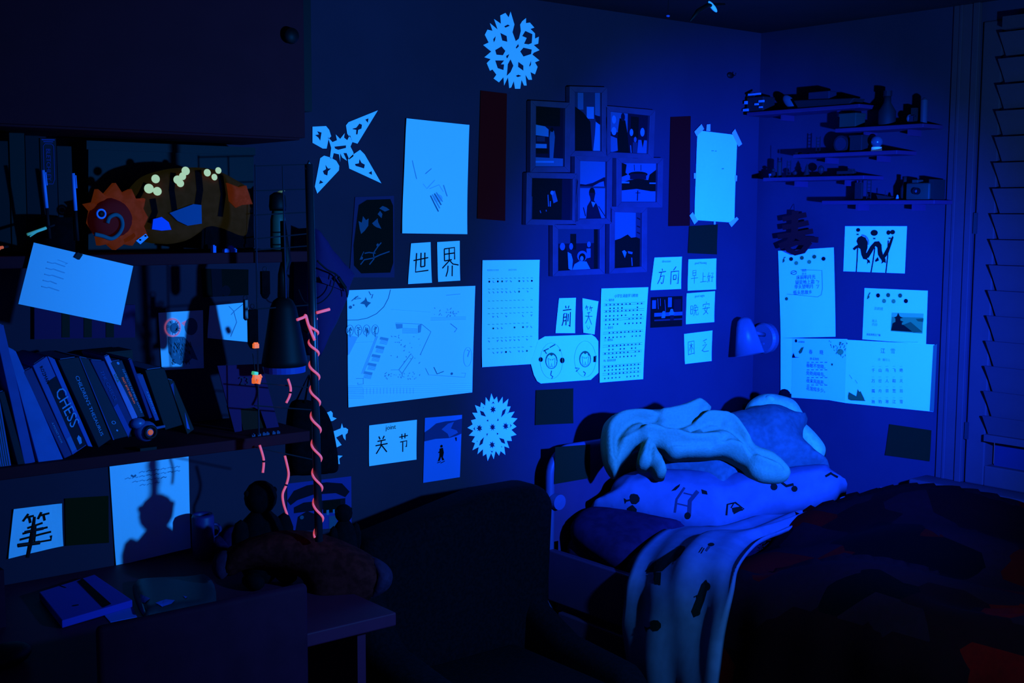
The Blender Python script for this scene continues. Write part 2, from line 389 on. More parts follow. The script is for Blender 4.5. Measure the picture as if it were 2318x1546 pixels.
BL = mat('blind_slat', (.12, .028, .034), .6, .08, 6, .08)
SW = .076; z = 2.06; i = 0; sm = None
while z > WZ0+.20:
    if sm is None:
        o = mk('slat', slab([(-.034, -.872, z), (-.034, -1.97, z), (-.006, -1.97, z-SW), (-.006, -.886, z-SW)], (.004, 0, .001)), BL, bl); sm = o; z0 = z
    else:
        o = sm.copy(); COL.objects.link(o); o.parent = bl; o.matrix_parent_inverse = sm.matrix_parent_inverse.copy(); o.location = sm.location+Vector((0, 0, z-z0))
    z -= SW-.004; i += 1
mk('bottom_rail', bx(-.03, -.006, -.878, -1.97, z-.002, z+.018), BL, bl)
mk('head_rail', bx(-.05, .0, -.89, -1.98, 2.065, 2.10), BL, bl)
mk('cord', tube([(-.040, -1.5, 2.06), (-.040, -1.5, 1.2)], .0015, 6), mat('blind_cord', (.5, .08, .03), .8), bl)
# ------------------------------------------------------------------ paper snowflakes
def flake(name, label, org, sc, loops, px_off=.003):
    """loops: list of (outer, holes) in crop pixels"""
    gs = []
    for outer, holes in loops:
        f = lambda p: (org[0]+p[0]/sc, org[1]+p[1]/sc)
        L = [[f(p) for p in l] for l in (outer, *holes)]
        W = [[at(*p, y=-px_off) for p in l] for l in L]
        T = tessellate_polygon([[Vector((w.x, w.z, 0)) for w in l] for l in W]); fl = [w for l in W for w in l]; n = len(fl)
        V = fl+[w+Vector((0, .0012, 0)) for w in fl]
        F = [tuple(t) for t in T]+[tuple(n+i for i in reversed(t)) for t in T]; k = 0
        for l in W:
            m = len(l); F += [(k+i, k+(i+1) % m, n+k+(i+1) % m, n+k+i) for i in range(m)]; k += m
        gs.append((V, F))
    return tag(mk(name, join(*gs), PAPER), label, 'paper snowflake', 'cut-paper snowflakes on the wall')
flake('paper_snowflake', 'round cut-paper snowflake highest on the wall, near the ceiling', (690, 0), 3.435, [(
 [(1600,90),(1618,150),(1630,190),(1615,250),(1640,320),(1665,300),(1680,240),(1675,190),(1690,165),(1720,140),(1720,180),(1750,175),(1785,215),(1755,225),(1790,260),(1790,300),(1820,285),(1815,340),(1780,350),(1825,390),(1780,410),(1770,425),(1825,470),(1790,485),(1810,520),(1790,578),(1755,560),(1767,620),(1740,620),(1715,580),(1725,665),(1705,665),(1685,620),(1675,690),(1635,690),(1625,630),(1605,680),(1590,685),(1580,600),(1550,665),(1545,600),(1510,640),(1468,610),(1490,580),(1460,540),(1440,550),(1415,490),(1445,460),(1397,445),(1450,400),(1430,385),(1388,350),(1430,330),(1400,270),(1420,230),(1460,240),(1440,180),(1500,230),(1472,148),(1525,185),(1520,120),(1560,100),(1585,135)],
 [[(1550,205),(1580,190),(1595,200),(1560,215)],[(1520,255),(1570,280),(1575,325),(1535,315)],[(1465,305),(1485,280),(1480,310),(1470,330)],[(1480,390),(1530,360),(1560,395),(1540,430),(1490,425)],[(1480,470),(1550,470),(1525,500),(1550,500),(1545,545),(1500,530)],[(1578,500),(1600,460),(1622,510),(1600,560),(1570,590),(1575,540)],[(1660,480),(1700,510),(1700,550),(1658,520)],[(1640,590),(1660,580),(1685,590),(1655,600)],[(1675,400),(1700,370),(1765,385),(1760,420),(1700,440)],[(1690,280),(1715,240),(1770,265),(1765,335),(1740,345),(1705,340),(1725,295)],[(1565,435),(1590,420),(1580,445),(1570,455)],[(1640,370),(1660,340),(1665,360),(1645,378)],[(1745,510),(1760,470),(1760,500),(1748,520)]])])
flake('paper_snowflake', 'four-armed star-shaped cut-paper snowflake with plus-shaped holes, left of the big sheet', (690, 0), 3.435, [
 ([(568,858),(410,1117),(372,1105),(345,1060),(330,1040),(320,975),(340,950)], [[(370,1000),(400,993),(425,960),(445,970),(440,1000),(415,1010),(410,1045),(398,1045),(400,1010),(375,1005)],[(470,930),(495,920),(490,955)]]),
 ([(595,1425),(345,1310),(335,1240),(370,1205),(430,1165),(465,1200)], [[(390,1275),(420,1270),(425,1235),(440,1265),(467,1280),(460,1310),(430,1300),(395,1290)],[(495,1345),(520,1330),(522,1360)]]),
 ([(97,1505),(78,1450),(120,1230),(150,1210),(200,1225),(245,1250),(268,1290),(265,1325)], [[(140,1330),(165,1315),(160,1280),(180,1310),(205,1310),(180,1330),(175,1365),(150,1355)],[(110,1430),(120,1400),(145,1420)]]),
 ([(60,985),(165,980),(190,1010),(205,1060),(185,1080),(170,1155),(140,1155),(60,1110)], [[(80,1050),(110,1045),(95,1020),(130,1030),(125,1060),(120,1095),(105,1070)]]),
 ([(180,1065),(215,1105),(250,1090),(240,1045),(275,1080),(310,1035),(305,1070),(330,1090),(350,1050),(372,1100),(355,1140),(378,1185),(378,1215),(345,1240),(325,1190),(300,1190),(328,1250),(290,1225),(275,1190),(275,1260),(265,1200),(225,1190),(215,1232),(195,1230),(205,1150)], [[(230,1140),(320,1130),(320,1150),(260,1165),(235,1155)]])])
def rflake():
    cx, cy, rx, ry = 1115, 967, 57, 77
    pt = lambda r, a: (cx+rx*r*math.cos(a)+3*r*math.sin(a), cy-ry*r*math.sin(a)-3*r*math.cos(a))
    out = [pt((1.0 if k % 2 else .80)*(1-.05*((k//2) % 3)), math.pi*k/26+.1) for k in range(52)]
    star = lambda d, a, r, n: [(pt(d, a)[0]+(r if k % 2 else r*.5)*math.cos(math.pi*k/n)*.82, pt(d, a)[1]+(r if k % 2 else r*.5)*math.sin(math.pi*k/n)) for k in range(2*n)]
    H = [star(0, 0, 9, 8)]
    for k in range(4):
        a = k*math.pi/2+.02; H.append(star(.52, a, 9, 7))
        b = a+math.pi/4; H.append([pt(.42, b-.10), pt(.60, b-.12), pt(.74, b+.0), pt(.60, b+.10)])
        H.append([pt(.24, b), pt(.30, b-.14), pt(.33, b+.1)]); H.append([pt(.68, a-.10), pt(.76, a), pt(.68, a+.10), pt(.71, a)]); H.append([pt(.70, b-.25), pt(.74, b-.21), pt(.69, b-.19)])
    return [(out, H)]
flake('paper_snowflake', 'round cut-paper snowflake with pointed petals below the long worksheet', (0, 0), 1, rflake())
flake('paper_snowflake', 'cut-paper snowflake half hidden behind the black cloth bag', (700, 870), 3.863, [
 ([(100,260),(160,245),(190,232),(205,250),(205,285),(240,298),(205,320),(175,322),(200,380),(215,410),(275,385),(285,340),(298,380),(320,380),(340,395),(335,425),(318,440),(318,490),(300,470),(290,435),(235,465),(283,530),(232,555),(200,600),(235,620),(292,625),(262,650),(268,697),(235,695),(150,680),(60,560),(60,350)], [[(150,420),(190,420),(190,500),(150,500)]])])
# ------------------------------------------------------------------ papers on the back wall
rnd = random.Random(3)
paper('drawing_sheet', 'tall white sheet with faint pencil smudges, left of the red banner', 'drawing', [(918,268),(1060,283),(1055,530),(908,528)], curl=.004, printname='drawing', art=
  [('l', [(.12,.36),(.2,.52)], .002, J3), ('l', [(.33,.47),(.42,.42)], .002, J3), ('l', [(.62,.56),(.68,.66)], .003, J3), ('l', [(.30,.56),(.36,.6),(.48,.52)], .0018, J4)]
  + [('l', [(.42+.03*k,.66-.01*k),(.55+.02*k,.80-.03*k)], .0035, (J3 if k % 2 else J2)) for k in range(4)] + [('e', .54, .68, .07, .035, J4), ('l', [(.4,.6),(.55,.56),(.62,.62)], .002, J4)])
for px, lb in (([(1088,205),(1147,212),(1143,500),(1080,495)], 'long dark red vertical banner left of the photo frames'), ([(1518,265),(1563,263),(1561,511),(1513,512)], 'long dark red vertical banner between the photo frames and the taped sheet')):
    paper('red_banner', lb, 'banner', px, m=RED, curl=.001, group='red wall banners')
# collage of photo frames
cf = thing('photo_frame_collage', 'collage of eight joined picture frames between the two red banners', 'photo frame', tuple(at(1345, 500, y=-.01)))
def framed(inner, art, grow=(12, 13), d=.022):
    a, b, c, e = inner; gx, gy = grow
    outer = [(a[0]-gx, a[1]-gy), (b[0]+gx, b[1]-gy), (c[0]+gx, c[1]+gy), (e[0]-gx, e[1]+gy)]
    O = quad_back(outer, d); Q = quad_back(inner, d); V = Vector((0, d-.003, 0))
    fr = mk('frame', join(*[slab([O[i], O[(i+1) % 4], Q[(i+1) % 4], Q[i]], V) for i in range(4)]), FRAME, cf, bevel=.0015)
    s = Sheet(quad_back([(a[0]-1, a[1]-1), (b[0]+1, b[1]-1), (c[0]+1, c[1]+1), (e[0]-1, e[1]+1)], .012), NB)
    mk('photo', [(slab(s.q, (0, .004, 0)), P1m)]+s.art(art), None, fr)
framed([(1214,240),(1280,245),(1279,377),(1213,377)], [('r',(0,0,1,1),P1m),('r',(0,0,.8,.32),P0m),('p',[(0,.31),(.3,.33),(.42,.38),(.42,.5),(0,.48)],P4m),('r',(0,.62,.36,.69),P4m),('r',(.03,.5,.3,.58),P2m),('p',[(.5,.36),(.6,.4),(.63,.5),(.58,.86),(.46,.86),(.45,.5)],P3m),('e',.53,.38,.05,.04,P0m),('r',(0,.70,.42,.78),P0m),('p',[(0,.84),(1,.86),(1,1),(0,1)],P3m),('r',(0,.9,.6,.93),P4m)])
framed([(1302,208),(1363,210),(1363,342),(1302,341)], [('r',(0,0,1,1),P2m),('r',(.1,.02,.3,.3),P3m),('r',(.3,0,.7,.22),P2m),('r',(.72,0,1,.4),P3m),('r',(.42,.25,.68,.45),P4m),('p',[(0,.25),(.3,.35),(.55,.5),(.62,1),(0,1)],P0m),('p',[(.75,.45),(1,.6),(1,1),(.65,1),(.72,.7)],P4m),('p',[(.7,.38),(.95,.42),(.9,.55),(.75,.5)],P1m)])
framed([(1383,252),(1472,262),(1468,348),(1383,344)], [('r',(0,0,1,1),P1m),('r',(0,0,.42,.5),P3m),('p',[(.22,.15),(.36,.2),(.42,.5),(.48,1),(.15,1),(.18,.45)],P0m),('e',.3,.12,.05,.1,P1m),('r',(.5,.08,.7,.6),P0m),('e',.08,.2,.05,.1,P4m),('e',.08,.48,.06,.1,P4m),('p',[(0,.6),(.16,.65),(.18,.95),(0,1)],P3m),('e',.52,.48,.045,.09,P4m),('e',.8,.45,.055,.11,P4m),('p',[(.7,.65),(.92,.65),(1,1),(.68,1)],P3m),('p',[(.78,.65),(.85,.65),(.82,.85)],P0m),('e',.62,.65,.035,.07,P3m),('r',(.56,.72,.68,1),P2m),('l',[(.5,.8),(.52,1)],.003,P4m)])
framed([(1205,403),(1297,405),(1296,498),(1203,496)], [('r',(0,0,1,1),P0m),('r',(.72,.02,1,1),P1m),('r',(0,.45,.02,1),P2m),('p',[(.45,.32),(.55,.3),(.62,.55),(.52,.6)],P3m),('e',.48,.35,.04,.05,P4m),('l',[(.38,.4),(.4,.68)],.004,P3m),('l',[(.44,.55),(.44,.68)],.003,P4m),('l',[(.2,.78),(.22,.84)],.003,P3m),('l',[(.34,.76),(.35,.8)],.003,P3m)])
framed([(1314,364),(1375,366),(1374,494),(1313,495)], [('r',(0,0,1,1),P3m),('p',[(0,.40),(.2,.41),(.45,.38),(.7,.32),(.85,.28),(.95,.28),(.9,.34),(.7,.37),(.45,.44),(.2,.45),(0,.44)],P1m),('p',[(.84,.3),(.9,.3),(.96,.46),(.88,.46)],P1m),('r',(0,.44,1,.47),P2m),('e',.43,.55,.11,.09,P0m),('p',[(.33,.55),(.55,.55),(.5,.68),(.38,.68)],P1m),('p',[(.38,.68),(.5,.68),(.62,.76),(.78,1),(.22,1),(.26,.78)],P1m),('p',[(.4,.7),(.56,.72),(.47,.8)],P4m),('l',[(.12,.8),(.2,.95)],.003,P1m),('l',[(.66,.78),(.92,.97)],.0025,P1m)])
framed([(1408,369),(1490,370),(1488,457),(1408,457)], [('r',(0,0,1,1),P3m),('p',[(0,0),(.13,.05),(.1,.25),(.16,.3),(0,.36)],P0m),('l',[(.33,.05),(.34,.2)],.002,P0m),('l',[(.51,.05),(.51,.2)],.002,P0m),('e',.44,.29,.26,.07,P0m),('r',(.22,.28,.66,.42),P1m),('p',[(.75,.3),(1,.12),(1,.5),(.7,.5)],P0m),('p',[(.0,.5),(.2,.44),(.44,.40),(.75,.44),(1,.52),(1,.72),(.8,.72),(.4,.66),(0,.7)],P0m),('r',(0,.48,.2,.52),P4m),('r',(.75,.5,1,.53),P4m),('p',[(0,.7),(.4,.68),(1,.78),(1,1),(0,1)],P3m),('l',[(.43,.7),(.42,.96)],.004,P1m),('l',[(.37,.76),(.5,.76)],.002,P1m)])
framed([(1264,519),(1358,519),(1358,608),(1264,613)], [('r',(0,0,1,1),P1m),('r',(0,0,.84,.35),P2m),('r',(.28,.12,.42,.5),P0m),('r',(.84,0,1,1),P0m),('p',[(.0,.45),(.16,.4),(.24,.6),(.26,1),(0,1)],P0m),('e',.1,.42,.06,.09,P3m),('e',.3,.42,.045,.08,P3m),('p',[(.22,.55),(.3,.6),(.34,.75),(.32,1),(.24,.95)],P4m),('e',.72,.38,.045,.07,P3m),('p',[(.66,.48),(.76,.48),(.76,.7),(.68,.72)],P3m),('e',.56,.66,.12,.13,P3m),('e',.56,.69,.08,.10,P0m),('e',.55,.72,.04,.06,P4m),('p',[(.32,1),(.38,.85),(.5,.78),(.66,.8),(.76,1)],P4m)])
framed([(1393,480),(1454,482),(1453,603),(1392,607)], [('r',(0,0,1,1),P3m),('p',[(.74,0),(1,.02),(1,1),(.74,1)],P2m),('l',[(.78,.1),(.95,.14)],.004,P1m),('l',[(.78,.25),(.95,.28)],.004,P1m),('l',[(.78,.36),(.95,.4)],.004,P1m),('p',[(0,.50),(.2,.47),(.38,.42),(.46,.40),(.58,.46),(.76,.45),(1,.5),(1,1),(0,1)],P0m),('p',[(.26,.70),(.34,.68),(.42,.72),(.36,.82)],P4m),('p',[(.46,.70),(.64,.72),(.62,.76),(.48,.74)],P3m),('l',[(.6,.82),(.62,.97)],.004,P3m)])
paper('taped_sheet', 'narrow white sheet stuck on with strips of masking tape, near the room corner', 'paper', [(1578,295),(1668,306),(1661,504),(1571,498)], curl=.002, art=[('l',[(.36,.21),(.42,.205)],.002,I3),('l',[(.45,.21),(.49,.205)],.002,I3),('l',[(.64,.4),(.69,.395)],.003,I3)])
o_ = bpy.data.objects['taped_sheet']
for q in ([(1572,298),(1588,281),(1594,292),(1577,308)], [(1600,282),(1608,281),(1608,297),(1599,296)], [(1657,301),(1664,292),(1680,326),(1672,332)], [(1561,488),(1568,480),(1580,500),(1572,508)], [(1650,505),(1668,491),(1672,496),(1656,514)], [(1571,392),(1576,392),(1576,404),(1571,404)], [(1664,396),(1669,398),(1668,410),(1664,410)], [(1616,500),(1620,500),(1620,508),(1616,508)]):
    mk('tape', slab(quad_back(q, .0065), (0, .0005, 0)), TAPE, o_)
paper('green_note', 'dark green square card just under the taped sheet', 'note card', [(1560,512),(1624,508),(1622,576),(1557,573)], m=GREENN, group='dark green cards')
paper('green_note', 'dark green square card between the tooth chart and the bed', 'note card', [(1213,883),(1297,879),(1297,958),(1211,962)], m=GREENN, group='dark green cards')
# character cards
C = 'flash card'; G = 'Chinese character cards'; iw = .0034
def card(ch_label, px, art, **k): return paper('flash_card', ch_label, C, px, art=art, group=G, curl=.0012, **k)
card('small white card with the character 世, left of the 界 card', [(930,551),(974,548),(977,640),(923,643)], [('c','世',.14,.22,.76,.52,iw,I1)])
card('small white card with the character 界, under the tall sheet', [(989,548),(1040,545),(1041,635),(991,638)], [('c','界',.12,.16,.86,.72,iw,I1)])
card('white card with the character 前 above the tooth chart', [(1265,675),(1303,674),(1301,754),(1257,754)], [('c','前',.26,.22,.52,.6,.0030,I1)])
card('white card with the character 笑 and a little smiley', [(1318,675),(1354,682),(1345,757),(1320,753)], [('c','笑',.12,.18,.62,.54,.0024,I2),('l',[(.3,.8),(.42,.88),(.56,.8)],.002,I3),('e',.32,.78,.02,.01,I3),('e',.52,.78,.02,.01,I3)])
card('white card with characters 方向 and the word direction', [(1481,583),(1543,581),(1541,654),(1472,657)], [('t','direction',.28,.16,.011,I3),('c','方',.18,.34,.3,.5,.0026,I1),('c','向',.6,.3,.34,.56,.0026,I1)])
card('white card with characters 早上好 and the words good morning', [(1558,587),(1621,585),(1620,655),(1556,658)], [('t','good Morning',.22,.16,.010,I3),('c','早',.1,.36,.25,.42,.0016,I2),('c','上',.42,.42,.25,.34,.0016,I2),('c','好',.68,.42,.24,.36,.0016,I2)])
card('white card with characters 晚安 and the words good night', [(1554,664),(1618,659),(1616,729),(1552,734)], [('t','good night',.28,.15,.011,I3),('c','晚',.14,.38,.3,.38,.0017,I2),('c','安',.56,.32,.28,.42,.0020,I2)])
card('white card with characters 困乏, lowest of the stacked cards', [(1548,756),(1612,748),(1610,817),(1550,824)], [('c','困',.1,.26,.28,.46,.0018,I2),('c','乏',.58,.26,.32,.44,.0020,I2)])
card('wide white card with characters 关节 and the word joint', [(835,963),(943,950),(942,1040),(835,1055)], [('t','joint',.34,.16,.018,I2),('c','关',.12,.3,.27,.42,.0034,I1),('c','节',.62,.3,.2,.46,.0030,I1)])
paper('photo_print', 'glossy dark photo print of two children beside the stacked cards', 'photo', [(1474,673),(1545,670),(1544,738),(1473,742)], m=P0m, curl=0, printname='picture', art=[('r',(.03,.1,.15,.38),P3m),('l',[(.2,.05),(.22,.4)],.002,P3m),('l',[(.28,.05),(.29,.3)],.002,P3m),('r',(.53,.03,.65,.35),P3m),('r',(.72,.1,.95,.5),P1m),('l',[(.42,.1),(.45,.5)],.002,P3m),('r',(.1,.52,1,.64),P3m),('e',.40,.52,.05,.05,P4m),('p',[(.34,.56),(.46,.56),(.44,.7),(.33,.7)],P4m),('e',.65,.47,.05,.06,P4m),('e',.65,.56,.09,.08,P4m),('r',(.1,.74,1,.79),P2m),('r',(.6,.62,.72,.8),P1m)])
bp, s = paper('blossom_print', 'dark print of white blossom with a pale border, left of the 世 card', 'print', [(804,446),(892,443),(893,628),(791,628)], m=mat('print_border', (.06, .02, .065), .8), curl=0, printname='picture', art=
 [('p',[(.10,.10),(.3,.04),(.9,.04),(.97,.12),(.97,.82),(.9,.94),(.25,.95),(.08,.85),(.04,.6)],P0m),
  ('p',[(.12,.30),(.2,.32),(.22,.24),(.3,.29),(.36,.27),(.36,.36),(.28,.42),(.2,.46),(.16,.40)],P3m),('p',[(.45,.33),(.54,.29),(.58,.27),(.6,.32),(.68,.40),(.56,.38),(.5,.36)],P3m),('p',[(.58,.22),(.64,.18),(.70,.22),(.68,.27)],P3m),('p',[(.62,.15),(.7,.12),(.8,.14),(.88,.17),(.76,.19)],P3m),
  ('l',[(.22,.84),(.3,.78),(.5,.76),(.66,.72),(.88,.68)],.003,P3m),('l',[(.42,.84),(.52,.77),(.5,.7),(.6,.62),(.68,.57)],.003,P3m),('l',[(.3,.70),(.4,.69),(.55,.7)],.003,P3m),('l',[(.2,.78),(.28,.68)],.002,P3m),('e',.24,.76,.03,.02,P3m),('e',.6,.6,.03,.02,P3m)])
# the big map drawing
u = lambda x, y: ((x-85)/(1540-85), (y-145+ (x-85)*.03)/(1370+(x-85)*-.085))
ma = []
def sk(pts, w=.0011, m=J3): ma.append(('l', [u(*p) for p in pts], w, m))
sk([(85,490),(200,490),(300,470),(400,420),(480,340),(530,240),(552,140)], .0016, J2)
sk([(130,270),(180,220),(230,240),(160,250),(200,210)], .002, J2); ma.append(('p', [u(*p) for p in ((220,300),(270,260),(282,225),(300,275),(340,292),(310,320),(290,350),(270,310))], J2))
sk([(315,160),(335,200),(360,195),(345,240)], .002, J2); ma += [('e', *u(118,342), .012, .014, J2), ('e', *u(152,318), .006, .008, J2)]
for cx in (110, 200, 290, 385):
    ma.append(('o', *u(cx,610), .026, .045, .0013, J3)); sk([(cx,690),(cx-2,600)], .0016, J2)
    for k in range(6): sk([(cx+rnd.uniform(-25,25),rnd.uniform(570,650)) for _ in range(2)], .0014, J2)
for k in range(5):
    y = 690+k*100; x = 445-k*45; ma.append(('p', [u(x,y),(u(x+90,y+18)),u(x+80,y+50),u(x-12,y+30)], J3)); 
    for j in range(5): sk([(x-j*3,y+40+j*9),(x+80-j*3,y+55+j*9)], .0009, J3)
for j in range(3): sk([(395+j*10,680),(230+j*12,1120)], .0008, J4)
ma.append(('p', [u(*p) for p in ((612,540),(690,542),(690,590),(625,600))], J3)); ma.append(('p', [u(*p) for p in ((870,560),(910,540),(900,640),(868,650))], J3))
for j in range(5): sk([(690,592+j*14),(860,602+j*12)], .0012, J3)
sk([(612,530),(910,545),(1020,635),(900,900)], .0014, J3); sk([(650,1080),(790,890),(815,930),(690,1120)], .0014, J3); sk([(560,1080),(650,1078),(690,1125),(690,1160)], .0012, J3)
for k in range(26): x, y = rnd.uniform(560,930), rnd.uniform(660,1000); sk([(x,y),(x+rnd.uniform(-14,14),y+rnd.uniform(-14,14)),(x+rnd.uniform(-14,14),y+rnd.uniform(-14,14))], .0012, J3)
for k in range(30): x = rnd.uniform(460,900); y = rnd.uniform(1110,1190); sk([(x,y),(x+rnd.uniform(-18,18),y+rnd.uniform(-18,18)),(x+rnd.uniform(-10,10),y+rnd.uniform(-14,14))], .0011, J3)
for k in range(26): x = rnd.uniform(1030,1360); y = rnd.uniform(360,460); sk([(x,y),(x+rnd.uniform(-14,14),y+rnd.uniform(-22,22)),(x+rnd.uniform(-14,14),y+rnd.uniform(-10,10))], .0011, J3)
for y in (470, 485, 500): sk([(1015,y),(1435,y-8)], .0009, J3)
sk([(1195,210),(1360,195)], .0024, J4); sk([(560,372),(1010,405)], .0009, J4); sk([(85,760),(360,745)], .0008, J4); ma.append(('p', [u(*p) for p in ((85,660),(195,690),(100,890),(85,900))], J4))
sk([(960,1060),(1000,1140),(1440,1170),(1450,1120),(1400,1120)], .0011, J3); sk([(1060,1050),(1100,1130),(1180,1100)], .002, J2); ma.append(('e', *u(1280,1128), .010, .012, J2)); sk([(1250,540),(1330,600),(1300,640)], .002, J3)
for k in range(9): sk([(85,1262+k*18),(240+k*2,1262+k*18)], .0008, J3)
for k in range(5): sk([(85,1262+k*22),(1530,1240+k*24)], .0007, J4)
for k in range(16): x = 250+k*38; sk([(x,1290),(x,1360)], .0007, J4)
ma.append(('o', *u(1470,930), .035, .09, .0010, J4)); sk([(1460,850),(1490,860),(1470,930)], .0022, J3); sk([(170,1175),(250,1175),(250,1240),(190,1245),(190,1225)], .0014, J3)
paper('map_drawing', 'large white pencil map of a playground taped in the middle of the wall', 'drawing', [(785,657),(1075,647),(1068,888),(788,922)], art=ma, curl=.0015, printname='drawing')
# worksheets
wa = [('t','物语选自古诗词',.08,.10,.006,I4), ('t','谜语字母表',.45,.10,.006,I4)]
for r, (y, m) in enumerate(((.17,I4),(.20,I2),(.27,I4),(.30,I2),(.38,I4),(.45,I4),(.50,I4),(.53,I2),(.6,I4),(.64,I2),(.73,I4),(.76,I2),(.83,I4),(.87,I2))):
    for k in range(11):
        if rnd.random() < (.75 if m is I2 else .9):
            x = .12+k*.075; q = rnd.random()
            if m is I4: wa.append(('l', [(x-.02,y),(x+.015,y+.003)], .0022, m))
            elif q < .25: wa.append(('e', x, y, .016, .010, I2 if q > .1 else I1))
            else: wa.append(('l', [(x-.012,y-.008),(x+rnd.uniform(-.01,.01),y+.008),(x+.014,y+rnd.uniform(-.01,.01))], .0016, I3))
paper('worksheet', 'tall white worksheet with rows of small symbols, right of the map drawing', 'worksheet', [(1091,589),(1220,588),(1217,823),(1090,831)], art=wa, curl=.0025)
wb = [('t','小学生词语学习检查',.28,.10,.0115,I2)]
for t, y in (('一、我会读',.135),('二、我会写',.43),('三、我会认',.56),('四、组词大比拼',.78)): wb.append(('t', t, .08, y, .008, I2))
for y in (.165,.185,.235,.255,.325,.345,.465,.485,.605,.625,.685,.705,.825,.845,.905,.925): wb.append(('l', [(.06,y),(.94,y-.006)], .0007, I2))
for y in (.175,.215,.245,.295,.335,.385,.475,.525,.615,.655,.695,.74,.835,.875,.915,.96):
    for k in range(10):
        if rnd.random() < .88: wb.append(('l', [(.1+k*.085,y),(.125+k*.085,y-.001)], .0042, I1 if rnd.random() < .45 else I2))
paper('worksheet', 'tall white worksheet with ruled lines of characters, right of the tooth chart', 'worksheet', [(1360,653),(1466,650),(1454,858),(1356,866)], art=wb, curl=.0025)
# tooth chart: sheet with clipped corners
tq = quad_back([(1200,758),(1356,758),(1356,868),(1200,868)], .006); ts = Sheet(tq, NB)
tu = lambda x, y: ((1070+x/4.988-1200)/156, (570+y/4.988-758)/110)
to = [tu(*p) for p in ((810,955),(1340,935),(1385,965),(1418,1010),(1420,1365),(1330,1445),(765,1487),(725,1460),(690,1390),(655,1255),(735,1000))]
v, f = ts.poly(to, 0); n = len(v)
tg = (v+[a+Vector((0, .0008, 0)) for a in v], f+[tuple(n+i for i in reversed(t)) for t in f]+[(i, (i+1) % n, n+(i+1) % n, n+i) for i in range(n)])
tc = tag(mk('tooth_chart', tg, PAPER), 'white sheet with clipped corners showing two tooth drawings in ovals', 'poster')
ta = []
for cx, cy in ((880,1230), (1262,1210)):
    ta.append(('o', *tu(cx,cy), .10*1.6, .24*1.55, .0009, I4))
    a, b = tu(cx, cy); ta += [('e', a, b, .088, .17, I2), ('e', a, b+.01, .074, .145, PAPER), ('p', [(a-.03,b-.135),(a+.03,b-.135),(a,b-.095)], I2), ('l', [(a-.05,b-.05),(a-.035,b+.12),(a-.01,b+.13),(a,b+.05),(a+.01,b+.13),(a+.04,b+.12),(a+.05,b-.05)], .0016, I2), ('l', [(a-.05,b-.05),(a,b-.02),(a+.05,b-.05)], .0012, I3), ('e', a-.018, b-.02, .006, .01, I2), ('e', a+.018, b-.02, .006, .01, I2)]
ta.append(('e', *tu(762,1215), .03, .05, I1)); ta.append(('e', *tu(1000,1225), .034, .06, I1)); ta.append(('e', *tu(975,1110), .013, .024, I2)); ta.append(('p', [tu(1360,1180),tu(1395,1170),tu(1390,1245),tu(1358,1245)], I1)); ta.append(('p', [tu(1290,1150),tu(1310,1165),tu(1300,1175)], I1))
for p in ([(790,1120),(850,1090)],[(860,1080),(920,1045)],[(1145,1310),(1195,1315),(1155,1350)],[(1240,1350),(1265,1370),(1250,1400)],[(880,1340),(870,1390),(895,1410),(880,1430)],[(800,1110),(825,1150)]): ta.append(('l', [tu(*q) for q in p], .003, I2))
mk('drawing', ts.art(ta), None, tc)
paper('photo_print', 'bright photo print of a skier on snow beside the petal snowflake', 'photo', [(962,946),(1046,939),(1041,1080),(958,1093)], m=mat('snow_photo', (.06, .17, .55), .7, .1), curl=0, printname='picture', art=
 [('p',[(0,.22),(.12,.18),(.3,.1),(.55,.08),(.8,.08),(1,.06),(1,.30),(.85,.33),(.65,.35),(.3,.34),(0,.36)],mat('snow_photo_ridge', (.02, .03, .12), .7)),('p',[(.45,.2),(.62,.12),(.78,.10),(.7,.2),(.86,.24),(.9,.28),(.66,.34),(.62,.28)],mat('snow_photo_mid', (.04, .10, .36), .7)),('e',.46,.465,.035,.022,P0m),('p',[(.41,.50),(.5,.49),(.53,.57),(.51,.64),(.55,.69),(.49,.69),(.46,.63),(.43,.69),(.37,.70),(.41,.62)],P0m),('l',[(.36,.72),(.45,.705)],.002,P1m),('l',[(.45,.73),(.56,.705)],.002,P1m),('l',[(.38,.56),(.44,.54)],.003,P0m),('p',[(.82,.35),(.87,.35),(.87,.41),(.85,.41)],P1m)])
paper('picture_poster', 'dim blue poster of an arched building behind the twisted cord, above the desk', 'poster', [(650,1095),(795,1078),(796,1192),(650,1205)], m=mat('poster_blue', (.05, .03, .18), .8), curl=0, printname='picture', art=
 [('p',[(.0,.35),(.1,.16),(.3,.08),(.6,.06),(.85,.12),(.97,.3),(.9,.4),(.75,.3),(.4,.28),(.15,.36),(.05,.45)],P1m),('p',[(.1,.5),(.25,.42),(.9,.42),(.9,.55),(.6,.6),(.1,.62)],P1m),('r',(.55,.44,.82,.68),P0m),('r',(.6,.62,.64,.72),P4m),('r',(.70,.62,.73,.7),P4m),('r',(.64,.75,.76,1),P3m),('p',[(.16,.7),(.3,.6),(.46,.7),(.5,1),(.12,1)],P1m),('e',.22,.72,.03,.04,P3m)])
